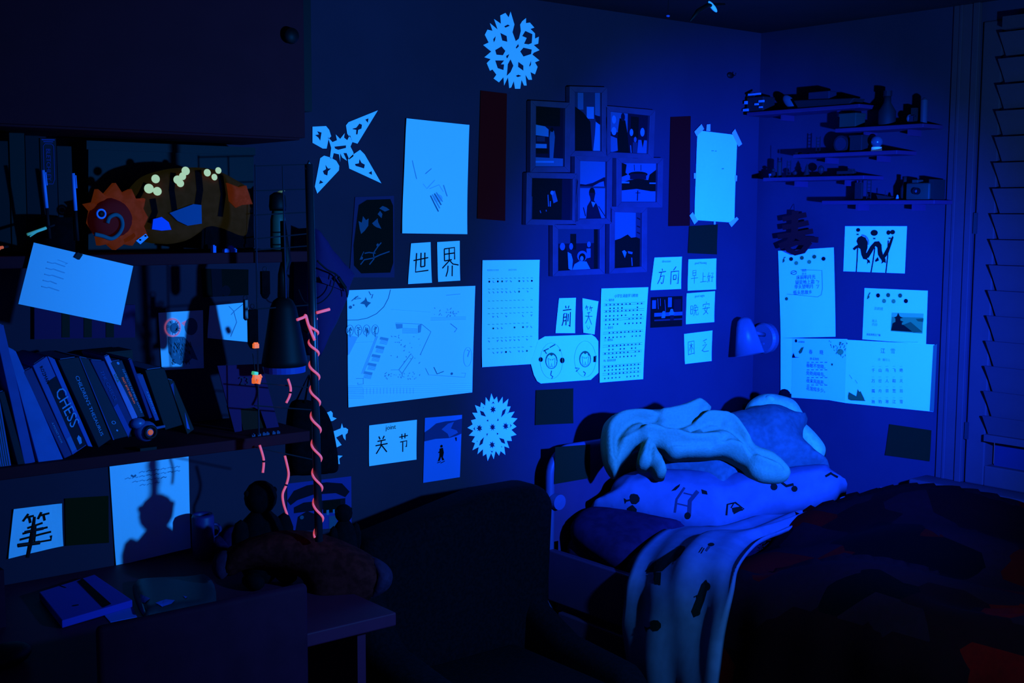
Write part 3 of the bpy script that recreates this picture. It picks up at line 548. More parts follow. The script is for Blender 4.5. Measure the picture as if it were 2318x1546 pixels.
# ------------------------------------------------------------------ papers on the right wall
RC = lambda x, y: (1720+x/3.091, 460+y/3.091)
def uvof(px):   # bilinear inverse good enough for near-rectangles: pixel -> uv of quad px
    a, b, c, d = [np.array(p, float) for p in px]
    def f(x, y):
        u = v = .5
        for _ in range(8):
            p = a*(1-u)*(1-v)+b*u*(1-v)+c*u*v+d*(1-u)*v-np.array((x, y)); J = np.array([(b-a)*(1-v)+(c-d)*v, (d-a)*(1-u)+(c-b)*u]).T
            du = np.linalg.solve(J, -p); u += du[0]; v += du[1]
        return (float(u), float(v))
    return f
q = [(1913,512),(2053,512),(2048,619),(1909,614)]; U = uvof(q); D = lambda *p: [U(*RC(*a)) for a in p]
da = [('e', *D((692,187))[0], .035, .043, I1), ('e', *D((806,207))[0], .06, .066, I1), ('e', *D((905,205))[0], .034, .05, I1), ('e', *D((933,202))[0], .04, .05, I1),
 ('p', D((680,265),(690,240),(715,228),(745,240),(760,270),(760,310),(750,345),(765,375),(752,395),(728,390),(715,360),(708,320),(690,310),(665,330),(652,318),(672,300),(690,290)), I1),
 ('p', D((745,360),(780,300),(810,268),(840,265),(858,290),(860,330),(868,360),(900,300),(920,250),(935,225),(940,240),(925,290),(905,350),(880,385),(850,390),(832,360),(828,310),(815,300),(790,345),(765,385)), I1),
 ('p', D((750,385),(775,400),(778,420),(765,415),(755,428),(758,405)), I1), ('p', D((832,375),(840,400),(815,412),(812,400)), I1), ('p', D((850,385),(885,385),(888,420),(872,412),(855,425),(860,405)), I1)]
for a in range(12): t = a/11*1.9-.6; da.append(('l', D((722+38*math.cos(t-1.0), 272+42*math.sin(t-1.0)), (722+50*math.cos(t-1.0), 272+54*math.sin(t-1.0))), .002, I1))
for p in (((690,310),(686,400),(680,482)), ((812,310),(800,400),(785,485)), ((905,260),(900,380),(888,488))): da.append(('l', D(*p), .004, I1))
for x, y in ((690,218),(808,247),(915,245)): da.append(('l', D((x-8,y),(x+8,y)), .005, I2))
paper('dragon_card', 'white card with a black shadow-puppet dragon on three rods', 'card', q, 'r', da, curl=0, printname='drawing')
def sun(x, y, r, m, ru=.036, rv=.022): return [('e', *D((x, y))[0], ru, rv, m)]+[('l', D((x+r*180*math.cos(k*.7), y+r*180*math.sin(k*.7)), (x+r*330*math.cos(k*.7), y+r*330*math.sin(k*.7))), .0022, m) for k in range(9)]
q = [(1762,568),(1888,560),(1892,762),(1768,765)]; U = uvof(q); D = lambda *p: [U(*RC(*a)) for a in p]
a1 = [('l', D((165,415),(175,380),(185,378)), .004, I2), ('e', *D((170,400))[0], .02, .02, I2)]
for x, y, m in ((224,390,I1),(260,418,I3),(300,382,I2),(352,410,I3),(387,374,I2),(450,388,I1)): a1 += sun(x, y, .045, m)
a1 += [('l', D((290,465),(440,470),(443,600),(435,640),(410,655),(195,635)), .0012, I2), ('o', *D((243,485))[0], .05, .022, .002, I2), ('l', D((222,492),(262,475)), .002, I2), ('e', *D((190,668))[0], .03, .02, I2)]
for t, x, y, s_ in (('咏柳','300',478,.011),):
    a1.append(('t', '悯农', *D((300,478))[0], .010, I2)); a1.append(('t', '唐·李', *D((302,500))[0], .008, I3))
for t, x, y in (('床前明月光',262,532),('疑是地上霜',255,566),('举头望明月',248,598),('低头思故乡',240,638)): a1.append(('t', t, *D((x, y))[0], .0155, I2))
a1 += [('l', D((400,540),(420,545),(412,560)), .0018, I2), ('l', D((400,575),(420,570),(408,595)), .0018, I2)]
paper('poem_sheet', 'white sheet with a row of little suns and a boxed poem, under the hanging 春', 'poster', q, 'r', a1, off=.004)
q = [(1957,652),(2100,658),(2096,780),(1952,768)]; U = uvof(q); D = lambda *p: [U(*RC(*a)) for a in p]
a2 = [('l', D((755,670),(765,640),(775,625)), .004, I2), ('e', *D((762,655))[0], .018, .03, I2)]
for x, y, m in ((832,645,I1),(875,684,I3),(904,643,I2),(942,686,I3),(988,646,I2),(1028,684,I1)): a2 += sun(x, y, .045, m, .032, .042)
a2 += [('p', D((930,765),(1148,772),(1140,912),(922,895)), I3), ('p', D((930,765),(1148,772),(1146,800),(928,795)), I4), ('p', D((945,800),(965,790),(974,765),(985,790),(1008,803),(990,806),(990,820),(1012,830),(1000,835),(1000,850),(1040,850),(1080,875),(1075,900),(925,890),(935,840),(955,830),(955,806)), I1), ('p', D((1010,850),(1060,830),(1140,900),(1080,905)), I2), ('p', D((1095,810),(1148,805),(1146,830),(1110,826)), I2), ('t','黄鹤楼', *D((805,745))[0], .011, I4), ('t','送孟浩然之广陵', *D((750,922))[0], .0072, I1), ('t','故人', *D((790,830))[0], .010, I4), ('t','西辞', *D((790,855))[0], .010, I4), ('l', D((920,968),(1110,972)), .0008, I3)]
paper('pagoda_sheet', 'white sheet with little suns and a small pagoda photograph', 'poster', q, 'r', a2, off=.003, curl=0, printname='picture')
q = [(1767,765),(1918,768),(1914,912),(1767,887)]; U = uvof(q); D = lambda *p: [U(*RC(*a)) for a in p]
a3 = [('p', D((232,945),(612,950),(600,1385),(225,1360)), mat('poem_tint', (.6, .78, .8), .9)), ('e', *D((258,963))[0], .02, .03, I1), ('t','诗词朗诵', *D((275,975))[0], .0065, I2),
 ('t','春', *D((350,1052))[0], .0155, I1), ('t','晓', *D((425,1056))[0], .0155, I1), ('t','唐·孟浩然', *D((358,1094))[0], .0085, I1)]
for t, y in (('春眠不觉晓，',1145),('处处闻啼鸟。',1198),('夜来风雨声，',1252),('花落知多少。',1305)):
    a3.append(('t', t, *D((332, y))[0], .0142, I1))
    for k in range(5): x = 345+k*31; a3.append(('l', D((x-9,y-32),(x+9,y-32)), .0018, I1))
for k in range(34):
    x = 480+rnd.random()**.6*130; y = 960+rnd.random()*(120*(x-470)/140+20); a3.append(('l', D((x,y),(x+rnd.uniform(-10,10),y+rnd.uniform(4,16))), .0026, I2 if rnd.random() < .6 else I3))
a3 += [('e', *D((565,1040))[0], .05, .05, I3), ('p', D((275,1040),(295,1010),(315,1005),(300,1045),(285,1055)), I2), ('p', D((230,1070),(240,1045),(252,1075),(285,1080),(230,1082)), I1), ('e', *D((510,1128))[0], .015, .02, I2)]
paper('spring_poem_sheet', 'white sheet with a printed four-line poem titled 春晓 and hanging blossom', 'poster', q, 'r', a3, off=.0065, curl=0)
q = [(1916,769),(2115,780),(2112,932),(1912,912)]; U = uvof(q); D = lambda *p: [U(*RC(*a)) for a in p]
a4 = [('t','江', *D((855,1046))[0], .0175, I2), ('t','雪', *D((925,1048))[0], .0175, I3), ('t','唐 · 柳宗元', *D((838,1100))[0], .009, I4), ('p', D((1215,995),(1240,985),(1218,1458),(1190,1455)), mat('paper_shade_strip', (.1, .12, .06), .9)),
 ('p', D((618,1350),(625,1320),(680,1350),(690,1300),(730,1360),(748,1385),(640,1380),(620,1372)), I2), ('l', D((630,1200),(650,1228)), .0016, I3), ('l', D((672,1235),(690,1260)), .0012, I3), ('p', D((700,1320),(712,1315),(740,1370),(725,1365)), I2)]
for r, (t, y) in enumerate((('千山鸟飞绝，',1178),('万径人踪灭。',1252),('孤舟蓑笠翁，',1322),('独钓寒江雪。',1398))):
    for k, ch in enumerate(t[:5]):
        a4.append(('t', ch, *D((792+k*49, y))[0], .0125, I3 if (r*k) % 3 else I2)); x = 803+k*49; a4.append(('l', D((x-9,y-36),(x+9,y-37)), .001, I4))
paper('winter_poem_sheet', 'white sheet with a pale four-line poem titled 江雪', 'poster', q, 'r', a4, off=.0075, curl=0)
paper('green_note', 'dark green card on the right wall below the poem sheets', 'note card', [(2014,960),(2109,974),(2105,1044),(2004,1030)], 'r', m=GREENN, group='dark green cards')
# hanging 春 ornament
def bar(pts, w, x=-.035, d=.006):
    o = pline(pts, w); P = [at(*p, x=x) for p in o]; n = len(pts)
    gs = []
    for i in range(n-1): gs.append(slab([P[i], P[i+1], P[2*n-2-i], P[2*n-1-i]], (d, 0, 0)))
    return join(*gs)
SPM = mat('spring_ornament', (.15, .006, .006), .8, .05)
sp = thing('spring_ornament', 'dark cut-out ornament shaped like the character 春 hanging on the right wall', 'ornament', tuple(at(1800, 576, x=-.035)))
for nm, p, w in (('stroke',[(1771,496),(1798,491),(1823,486)],9),('stroke',[(1771,515),(1798,511),(1828,504)],9),('stroke',[(1760,536),(1798,530),(1838,523)],9),('stroke',[(1799,477),(1798,500),(1797,532)],11),('stroke',[(1795,530),(1786,548),(1764,558)],11),('stroke',[(1801,530),(1822,541),(1850,543)],11),('stroke',[(1776,549),(1784,566),(1799,573),(1816,569),(1832,548)],9),('stroke',[(1784,556),(1800,550),(1824,550)],8),('stroke',[(1784,545),(1800,535),(1820,545)],7)):
    mk(nm, bar(p, w+2, -.035-.0004*random.random()), SPM, sp)
mk('hanging_thread', tube([at(1798,478,x=-.032), at(1797,462,x=-.004)], .0008, 5), BLACK, sp)
# white wall lamp
LW = mat('lamp_white', (.12, .07, .085), .4, .3)
wl = thing('wall_lamp', 'white wall lamp with a cone shade and round base near the room corner', 'lamp', tuple(at(1735, 765, x=-.01)))
bc = at(1736, 765, x=0)
mk('base', lathe([(.0, 0), (.052, 0), (.052, .018), (.046, .026), (0, .026)], bc, (-1, 0, 0), 32), LW, wl, smooth=False)
c0 = at(1684, 720, x=-.13); c1 = at(1697, 803, x=-.13); ax = (c1-c0); L = ax.length
mk('shade', lathe([(.0, -.004), (.014, 0), (.023, .008), (.030, .03), (.049, L), (.047, L), (.028, .03), (.001, .012)], c0, ax, 32), LW, wl, smooth=True)
mk('arm', tube([at(1702, 752, x=-.115), at(1732, 758, x=-.02)], .007, 10), LW, wl, smooth=True)
mk('bulb', ell(c0+ax*.7, (.018, .018, .022)), LW, wl, smooth=True)
mk('switch', lathe([(.006, 0), (.006, .008), (0, .008)], at(1728, 778, x=-.028), (-1, 0, 0), 12), LW, wl)
# ------------------------------------------------------------------ small shelves on the right wall with toys
SHW = mat('shelf_paint', (.12, .016, .045), .6, .2, 12, .08)
def wshelf(x0, y0, x1, y1, label):
    a, b = at(x0, y0, x=-.105), at(x1, y1, x=-.105); z = (a.z+b.z)/2
    t = thing('wall_shelf', label, 'shelf', (-.065, (a.y+b.y)/2, z-.012), 'small floating shelves')
    mk('board', bx(-.105, 0, a.y, b.y, z-.012, z), SHW, t, bevel=.002)
    for k in (.25, .75): mk('bracket', bx(-.06, 0, a.y+(b.y-a.y)*k-.004, a.y+(b.y-a.y)*k+.004, z-.03, z-.012), SHW, t)
    return z
Z1 = wshelf(1690, 255, 1945, 234, 'topmost small white shelf on the right wall, nearest the corner')
Z2 = wshelf(1890, 291, 2090, 279, 'second highest small white shelf, holding the dark bottle')
Z3 = wshelf(1795, 350, 2030, 339, 'middle small white shelf with the snow globe')
Z4 = wshelf(1727, 402, 1955, 397, 'small white shelf with a row of tiny figures above the 春 ornament')
Z5 = wshelf(1860, 452, 2115, 455, 'lowest small white shelf with the box camera')
def sp_(px, z, x=-.06):   # point on a shelf under pixel column px
    x = max(x, -.062); d = ray(px, 400); t = (x-CAM.x)/d.x; p = CAM+d*t; return Vector((p.x, p.y, z))
DK = [mat('toy_dark%d' % i, c, .7, .2) for i, c in enumerate([(.012,.01,.008),(.02,.006,.008),(.01,.008,.008),(.02,.012,.02)])]
WT = mat('toy_white', (.2, .3, .35), .6, .2)
# shelf 1
p = sp_(1718, Z1); t = thing('toy_robot', 'black toy robot with white blocks at the corner end of the top shelf', 'toy', tuple(p))
mk('body', join(bx(p.x-.03, p.x+.03, p.y-.035, p.y+.035, p.z, p.z+.05), bx(p.x-.02, p.x+.02, p.y+.012, p.y+.045, p.z+.012, p.z+.06)), DK[0], t, bevel=.003)
for dy, dz, w, h in ((.035,.005,.02,.008),(.035,.028,.01,.010),(.0,.055,.05,.006),(-.01,.022,.014,.006),(-.03,.03,.02,.007),(-.028,.012,.012,.005)): mk('block', bx(p.x-.036, p.x-.030, p.y+dy-w/2, p.y+dy+w/2, p.z+dz, p.z+dz+h), WT, t)
p = sp_(1783, Z1); t = thing('toy_dish', 'small pale dish leaning on the top shelf', 'toy', tuple(p))
R_ = Matrix.Rotation(.9, 3, 'X')
mk('dish', ell(p+Vector((0, 0, .026)), (.012, .034, .016), 16, Matrix.Rotation(.7, 3, 'X')), mat('dish_glaze', (.06, .08, .085), .5), t, smooth=True)
mk('foot', bx(p.x-.015, p.x+.015, p.y-.022, p.y-.004, p.z, p.z+.006), LW, t)
p = sp_(1868, Z1, -.07); t = thing('toy_boat', 'long low dark model lying on the top shelf', 'toy', tuple(p))
mk('hull', slab([(p.x-.03, p.y+.11, p.z+.028), (p.x-.03, p.y+.09, p.z), (p.x-.03, p.y-.1, p.z), (p.x-.03, p.y-.12, p.z+.02)], (.06, 0, 0)), DK[0], t, bevel=.003)
mk('cabin', bx(p.x-.02, p.x+.02, p.y-.02, p.y+.06, p.z+.022, p.z+.05), DK[3], t, bevel=.003)
# shelf 2
p = sp_(1925, Z2, -.07); tag(mk('small_box', join(bx(p.x-.025, p.x+.025, p.y-.03, p.y+.03, p.z, p.z+.042), bx(p.x-.027, p.x+.027, p.y-.032, p.y+.032, p.z+.036, p.z+.046)), mat('green_tin', (.02, .035, .018), .6), bevel=.002), 'dim green tin box at the near end of the second shelf', 'box')
p = sp_(2003, Z2, -.07); t = thing('dark_bottle', 'tall dark bottle on the second shelf', 'bottle', tuple(p))
mk('body', lathe([(.0, 0), (.024, 0), (.026, .01), (.026, .045), (.011, .07), (.010, .092), (0, .092)], p), DK[0], t, smooth=True)
mk('cap', lathe([(.0, .09), (.013, .09), (.013, .106), (0, .106)], p, n=16), DK[1], t)
p = sp_(2062, Z2, -.08); t = thing('toy_figure', 'small dark figure with pale head beside the bottle on the second shelf', 'toy', tuple(p))
mk('body', bx(p.x-.008, p.x+.008, p.y-.010, p.y+.010, p.z, p.z+.028), DK[3], t, bevel=.002); mk('head', ell(p+Vector((0, .012, .02)), (.009, .009, .012)), LW, t, smooth=True); mk('arm', join(bx(p.x-.012, p.x-.006, p.y-.018, p.y-.01, p.z+.01, p.z+.024)), DK[0], t); mk('backpack', bx(p.x, p.x+.012, p.y-.008, p.y+.008, p.z+.01, p.z+.05), DK[0], t)
p = sp_(2086, Z2, -.07); tag(mk('candle', lathe([(.0, 0), (.010, 0), (.010, .07), (.006, .075), (0, .078)], p, n=16), mat('candle_wax', (.06, .035, .045), .6)), 'pale upright candle at the window end of the second shelf', 'candle')
# ladders
def ladder(px, z, h, label, x=-.085):
    p = sp_(px, z, x); t = thing('toy_ladder', label, 'toy', tuple(p), 'tiny model ladders')
    for s in (-1, 1): mk('rail', bx(p.x-.001, p.x+.001, p.y+s*.007-.001, p.y+s*.007+.001, z, z+h), DK[0], t)
    k = 0
    while (k+1)*.010 < h: mk('rung', bx(p.x-.0008, p.x+.0008, p.y-.007, p.y+.007, z+(k+1)*.010-.0008, z+(k+1)*.010+.0008), DK[0], t); k += 1
ladder(1850, Z3, .055, 'tiny dark ladder on the middle shelf left of the round clock')
ladder(1785, Z4, .055, 'tiny dark ladder on the shelf above the 春 ornament')
ladder(1968, Z5, .065, 'tiny dark ladder on the lowest shelf beside the dark picture')
p = sp_(1905, Z3, -.07); t = thing('round_clock', 'small dark round clock on the middle shelf', 'clock', tuple(p))
mk('case', lathe([(0, 0), (.024, 0), (.026, .004), (.026, .02), (0, .02)], p+Vector((.01, 0, .028)), (-1, 0, 0)), DK[2], t); mk('dial', lathe([(0, .0), (.020, .0), (.020, .002), (0, .002)], p+Vector((-.0102, 0, .028)), (-1, 0, 0)), DK[3], t); mk('foot', join(bx(p.x-.008, p.x+.01, p.y-.018, p.y-.012, p.z, p.z+.008), bx(p.x-.008, p.x+.01, p.y+.012, p.y+.018, p.z, p.z+.008)), DK[0], t)
p = sp_(1982, Z3, -.09); t = thing('snow_globe', 'snow globe with a bright white base on the middle shelf', 'snow globe', tuple(p))
mk('base', lathe([(0, 0), (.0165, 0), (.015, .014), (0, .014)], p), mat('globe_base', (.5, .75, .9), .6, emit=(.1, .3, 1), estr=.12), t, smooth=False); mk('globe', ell(p+Vector((0, 0, .03)), (.018, .018, .018)), mat('globe_glass', (.06, .06, .07), .2, .5), t, smooth=True)
p = sp_(1815, Z3, -.09); tag(mk('flat_tool', join(bx(p.x-.006, p.x+.006, p.y-.022, p.y+.014, p.z, p.z+.005), bx(p.x-.009, p.x+.009, p.y+.010, p.y+.022, p.z, p.z+.008)), mat('orange_wood', (.5, .05, .02), .7)), 'small flat reddish model lying at the corner end of the middle shelf', 'toy')
p = sp_(1943, Z3, -.06); tag(mk('dark_block', join(bx(p.x-.02, p.x+.02, p.y-.022, p.y+.022, p.z, p.z+.05), bx(p.x-.022, p.x+.022, p.y-.024, p.y+.024, p.z+.046, p.z+.052)), DK[0], bevel=.002), 'dark square box between the clock and the snow globe', 'box')
# shelf 4 figures
p = sp_(1764, Z4); t = thing('toy_tower', 'tallest dark cylinder figure at the corner end of the figure shelf', 'toy', tuple(p))
mk('cylinder', lathe([(0, 0), (.008, 0), (.008, .05), (.006, .053), (0, .053)], p, n=14), DK[0], t); mk('antenna', tube([p+Vector((0, 0, .05)), p+Vector((0, .001, .095))], .0008, 5), DK[3], t)
p = sp_(1752, Z4); t = thing('toy_figure', 'small squat dark figure beside the cylinder figure', 'toy', tuple(p))
mk('body', bx(p.x-.007, p.x+.007, p.y-.006, p.y+.007, p.z, p.z+.02), DK[1], t, bevel=.002); mk('head', ell(p+Vector((0, .002, .026)), (.006, .006, .006), 10), DK[0], t)
p = sp_(1745, Z4); tag(mk('small_cup', lathe([(0, 0), (.006, 0), (.008, .014), (.007, .014), (.005, .003)], p, n=14), LW), 'tiny pale cup at the very end of the figure shelf', 'cup')
for px, h, r, lb in ((1799, .022, .008, 'tiny dark bush-like figure just right of the small ladder'), (1858, .035, .011, 'tiny dark round-topped tree figure in the middle of the figure shelf')):
    p = sp_(px, Z4); t = thing('toy_tree', lb, 'toy', tuple(p)); mk('trunk', tube([p, p+Vector((0, 0, h*.5))], .002, 6), DK[1], t); mk('crown', ell(p+Vector((0, 0, h*.65)), (r, r, h*.38), 10), DK[2], t)
p = sp_(1826, Z4); t = thing('toy_fir', 'tiny dark pointed fir tree figure on the figure shelf', 'toy', tuple(p)); mk('crown', lathe([(0, .006), (.011, .006), (.006, .018), (.009, .018), (.004, .03), (.006, .03), (0, .044)], p, n=12), DK[0], t); mk('trunk', lathe([(0, 0), (.003, 0), (.003, .008), (0, .008)], p, n=8), DK[1], t)
p = sp_(1915, Z4); t = thing('toy_train', 'low dark train model at the window end of the figure shelf', 'toy', tuple(p)); mk('body', join(bx(p.x-.008, p.x+.008, p.y-.032, p.y+.03, p.z+.004, p.z+.016), bx(p.x-.007, p.x+.007, p.y-.028, p.y-.01, p.z+.016, p.z+.022)), DK[0], t, bevel=.001)
for k in range(4): mk('wheel', lathe([(0, 0), (.004, 0), (.004, .018), (0, .018)], Vector((p.x-.009, p.y-.024+k*.016, p.z+.004)), (1, 0, 0), 12), DK[1], t)
# shelf 5
p = sp_(1946, Z5, -.06); t = thing('small_picture', 'small dark upright picture on the lowest shelf below the figure shelf', 'picture', tuple(p)); mk('frame', bx(p.x-.004, p.x+.004, p.y-.012, p.y+.014, p.z, p.z+.055), DK[0], t, bevel=.001); mk('picture', bx(p.x-.005, p.x-.004, p.y-.009, p.y+.011, p.z+.004, p.z+.051), DK[1], t)
p = sp_(2005, Z5, -.08); t = thing('toy_ship', 'low dark ship model on the lowest shelf', 'toy', tuple(p)); mk('hull', slab([(p.x-.008, p.y+.026, p.z+.018), (p.x-.008, p.y+.018, p.z), (p.x-.008, p.y-.02, p.z), (p.x-.008, p.y-.026, p.z+.01)], (.016, 0, 0)), DK[0], t); mk('mast', tube([p, p+Vector((0, 0, .03))], .001, 6), DK[1], t)
p = sp_(2033, Z5, -.10); t = thing('toy_cone', 'small white cone standing by the box camera', 'toy', tuple(p)); mk('cone', lathe([(0, 0), (.006, 0), (.002, .016), (0, .017)], p, n=14), mat('cone_white', (.2, .32, .4), .6), t); mk('base', bx(p.x-.007, p.x+.007, p.y-.007, p.y+.007, p.z-.0, p.z+.002), DK[0], t)
p = sp_(2049, Z5, -.05); tag(mk('dark_bottle', lathe([(0, 0), (.011, 0), (.012, .035), (.005, .052), (.005, .07), (0, .07)], p), DK[0], smooth=True), 'small dark bottle just behind the white cone on the lowest shelf', 'bottle')
p = sp_(2088, Z5, -.075); t = thing('box_camera', 'old greenish box camera on the lowest shelf', 'camera', tuple(p)); GC = mat('camera_shell', (.022, .03, .018), .6, .2)
mk('body', bx(p.x-.025, p.x+.025, p.y-.04, p.y+.038, p.z, p.z+.05), GC, t, bevel=.005, seg=3); mk('lens', lathe([(0, 0), (.010, 0), (.010, .012), (.007, .012), (.005, .006), (0, .006)], p+Vector((-.025, -.002, .026)), (-1, 0, 0)), BLACK, t); mk('lens_glass', ell(p+Vector((-.033, -.002, .026)), (.003, .005, .005), 10), mat('lens_glass', (.05, .05, .06), .05, 1.), t, smooth=True); mk('viewfinder', bx(p.x-.015, p.x+.015, p.y+.005, p.y+.025, p.z+.05, p.z+.06), GC, t, bevel=.002)
p = sp_(2122, Z5, -.05); tag(mk('dark_book', join(bx(p.x-.03, p.x+.03, p.y-.008, p.y+.008, p.z, p.z+.06), bx(p.x-.028, p.x+.032, p.y-.006, p.y+.006, p.z+.001, p.z+.059)), DK[0]), 'dark book standing at the window end of the lowest shelf', 'book')
# ceiling mobile and a wall hook
t = thing('ceiling_mobile', 'dark hanging ceiling mobile with two pale leaf-shaped blades', 'mobile', tuple(at(1585, 40, y=-.55)))
q = at(1613, 15, y=-.55); r2 = Matrix.Rotation(.62, 3, 'Y')
mk('blade', ell(q, (.021, .006, .006), 16, r2), PAPER, t, smooth=True)
q2 = at(1512, 36, y=-.5); mk('blade', ell(q2, (.006, .004, .003), 12), mat('blade_dim', (.1, .1, .4), .8), t, smooth=True)
mk('arm', tube([at(1562, 48, y=-.55), at(1580, 25, y=-.55), at(1602, 12, y=-.55), at(1640, 10, y=-.55)], [.002, .006, .006, .003], 8), BLACK, t, smooth=True)
mk('string', tube([at(1602, 12, y=-.55), Vector((at(1602, 12, y=-.55).x, -.55, CZ-.001))], .001, 5), BLACK, t); mk('thread', tube([q2, Vector((q2.x, q2.y, CZ-.001))], .0006, 5), BLACK, t)
h = at(1658, 170, y=-.012); t = thing('wall_hook', 'small dark hook high on the back wall near the corner', 'hook', tuple(h)); mk('plate', ell(h+Vector((0, .008, 0)), (.016, .006, .010), 12), BLACK, t, smooth=True); mk('prong', tube([h, h+Vector((0, -.012, -.002)), h+Vector((0, -.014, .006))], .002, 6), BLACK, t)
# ------------------------------------------------------------------ cabinet and shelves over the desk
cb = thing('wall_cabinet', 'large plain cabinet with a black round knob over the desk shelves', 'cabinet', (-2.6, -.14, 1.712))
mk('body', bx(-3.4, -1.910, -.278, -.002, 1.712, CZ-.002), CABW, cb, bevel=.002)
dr = mk('door', bx(-2.75, -1.908, -.298, -.280, 1.716, CZ-.004), CABW, cb, bevel=.002)
mk('knob', lathe([(0, 0), (.012, 0), (.018, .010), (.016, .018), (0, .019)], at(653, 82, y=-.298), (0, -1, 0)), BLACK, dr, smooth=True)
mk('door', bx(-3.4, -2.754, -.298, -.280, 1.716, CZ-.004), CABW, cb, bevel=.002)
mk('side_panel', bx(-1.908, -1.889, -.296, -.002, 1.775, CZ-.002), BLACK, cb)
su = thing('shelf_unit', 'two long plain shelves with books and toys above the desk', 'shelf', (-2.6, -.14, 1.03))
mk('shelf', bx(-3.4, -1.895, -.28, -.002, 1.441, 1.465), CABW, su, bevel=.002)
mk('shelf', bx(-3.4, -1.895, -.28, -.002, 1.030, 1.054), CABW, su, bevel=.002)
mk('side_panel', bx(-3.42, -3.4, -.28, -.002, .74, 1.712), CABW, su)
SH1, SH2 = 1.465, 1.054
# clipped sheet
cs = thing('clipped_sheet', 'tilted white note sheet clipped to the upper shelf edge', 'paper', tuple(at(170, 640, y=-.29)))
s = Sheet([at(a, b, y=-.29) for a, b in ((76,549),(301,602),(273,736),(41,688))], NB, .001)
so = mk('sheet', s.body(), PAPER, cs); mk('writing', s.art([('l', [(.17,.25+k*.1),(.22,.255+k*.1),(.24,.24+k*.1),(.3+.06*rnd.random(),.26+k*.1)], .002, J4) for k in range(5)]+[('l', [(.26,.18),(.36,.2),(.34,.22)], .001, J4)]), None, so)
mk('clip', slab([at(a, b, y=-.295) for a, b in ((176,571),(188,576),(180,588),(169,582))], (0, .02, 0)), BLACK, cs)
# books standing on the lower shelf: px corners TL TR BR BL of the spine
def bmat(n, c): return mat('cover_'+n, c, .6, .2, 30, .08)
BK = [
 ('white', (0.090,0.1144,0.354), [(-42,862),(-8,860),(26,1056),(-14,1062)], 'thick pale paged block at the far left of the lower shelf', 'bright'),
 ('green', (0.015,0.0080,0.016), [(-4,890),(10,885),(58,1053),(41,1056)], 'thin dark book with a pale foot next to the paged block', None),
 ('blue', (0.060,0.0704,0.291), [(-14,735),(8,735),(80,1046),(56,1052)], 'tallest blue folder leaning at the left of the lower shelf', None),
 ('blue2', (0.060,0.1248,0.408), [(16,785),(36,795),(145,1044),(88,1050)], 'wide bright blue folder leaning beside the tallest folder', None),
 ('violet', (0.050,0.0270,0.135), [(52,842),(72,832),(163,1030),(146,1038)], 'thin violet book left of the chess book', 'tiny'),
 ('chess', (0.070,0.0800,0.312), [(74,828),(106,806),(196,1008),(164,1030)], 'book with the word CHESS in big letters on a black spine', 'chess'),
 ('pale', (0.060,0.0960,0.384), [(108,807),(124,813),(210,1012),(199,1010)], 'slim pale book between the chess book and the thesaurus', None),
 ('thesaurus', (0.012,0.0056,0.016), [(131,815),(178,808),(252,994),(223,1014)], 'dark book lettered CHILDREN\'S THESAURUS', 'thes'),
 ('forest', (0.012,0.0120,0.028), [(179,808),(201,812),(290,988),(256,996)], 'dark green book right of the thesaurus', 'dots'),
 ('midnight', (0.025,0.0180,0.114), [(204,815),(236,817),(303,958),(291,992)], 'dark blue book with a pale worn title', 'worn'),
 ('slim', (0.300,0.2080,0.496), [(236,808),(246,803),(312,944),(303,958)], 'slimmest bright white book on the lower shelf', 'mini'),
 ('games', (0.012,0.0224,0.053), [(248,820),(276,815),(328,943),(313,946)], 'dark teal book lettered 10-MINUTE NUMBER GAMES', 'games'),
 ('sky', (0.030,0.0160,0.128), [(291,815),(298,812),(345,945),(338,948)], 'very thin blue book right of the number games book', None),
 ('activity', (0.050,0.0640,0.240), [(309,849),(323,847),(361,951),(352,953)], 'short pale blue book with small white lettering', 'act'),
 ('black', (0.006,0.0024,0.005), [(328,838),(372,832),(414,962),(374,974)], 'wide black book behind the silver gadget', None),
 ('olive', (0.020,0.0072,0.006), [(380,858),(394,862),(440,972),(424,984)], 'olive brown book at the right end of the leaning row', 'edge')]
WTXT = mat('title_white', (.2, .36, .62), .8); OTXT = mat('title_orange', (.9, .15, .05), .8, emit=(1, .16, .05), estr=.35)
PAGE = mat('book_pages', (.1, .16, .32), .9)
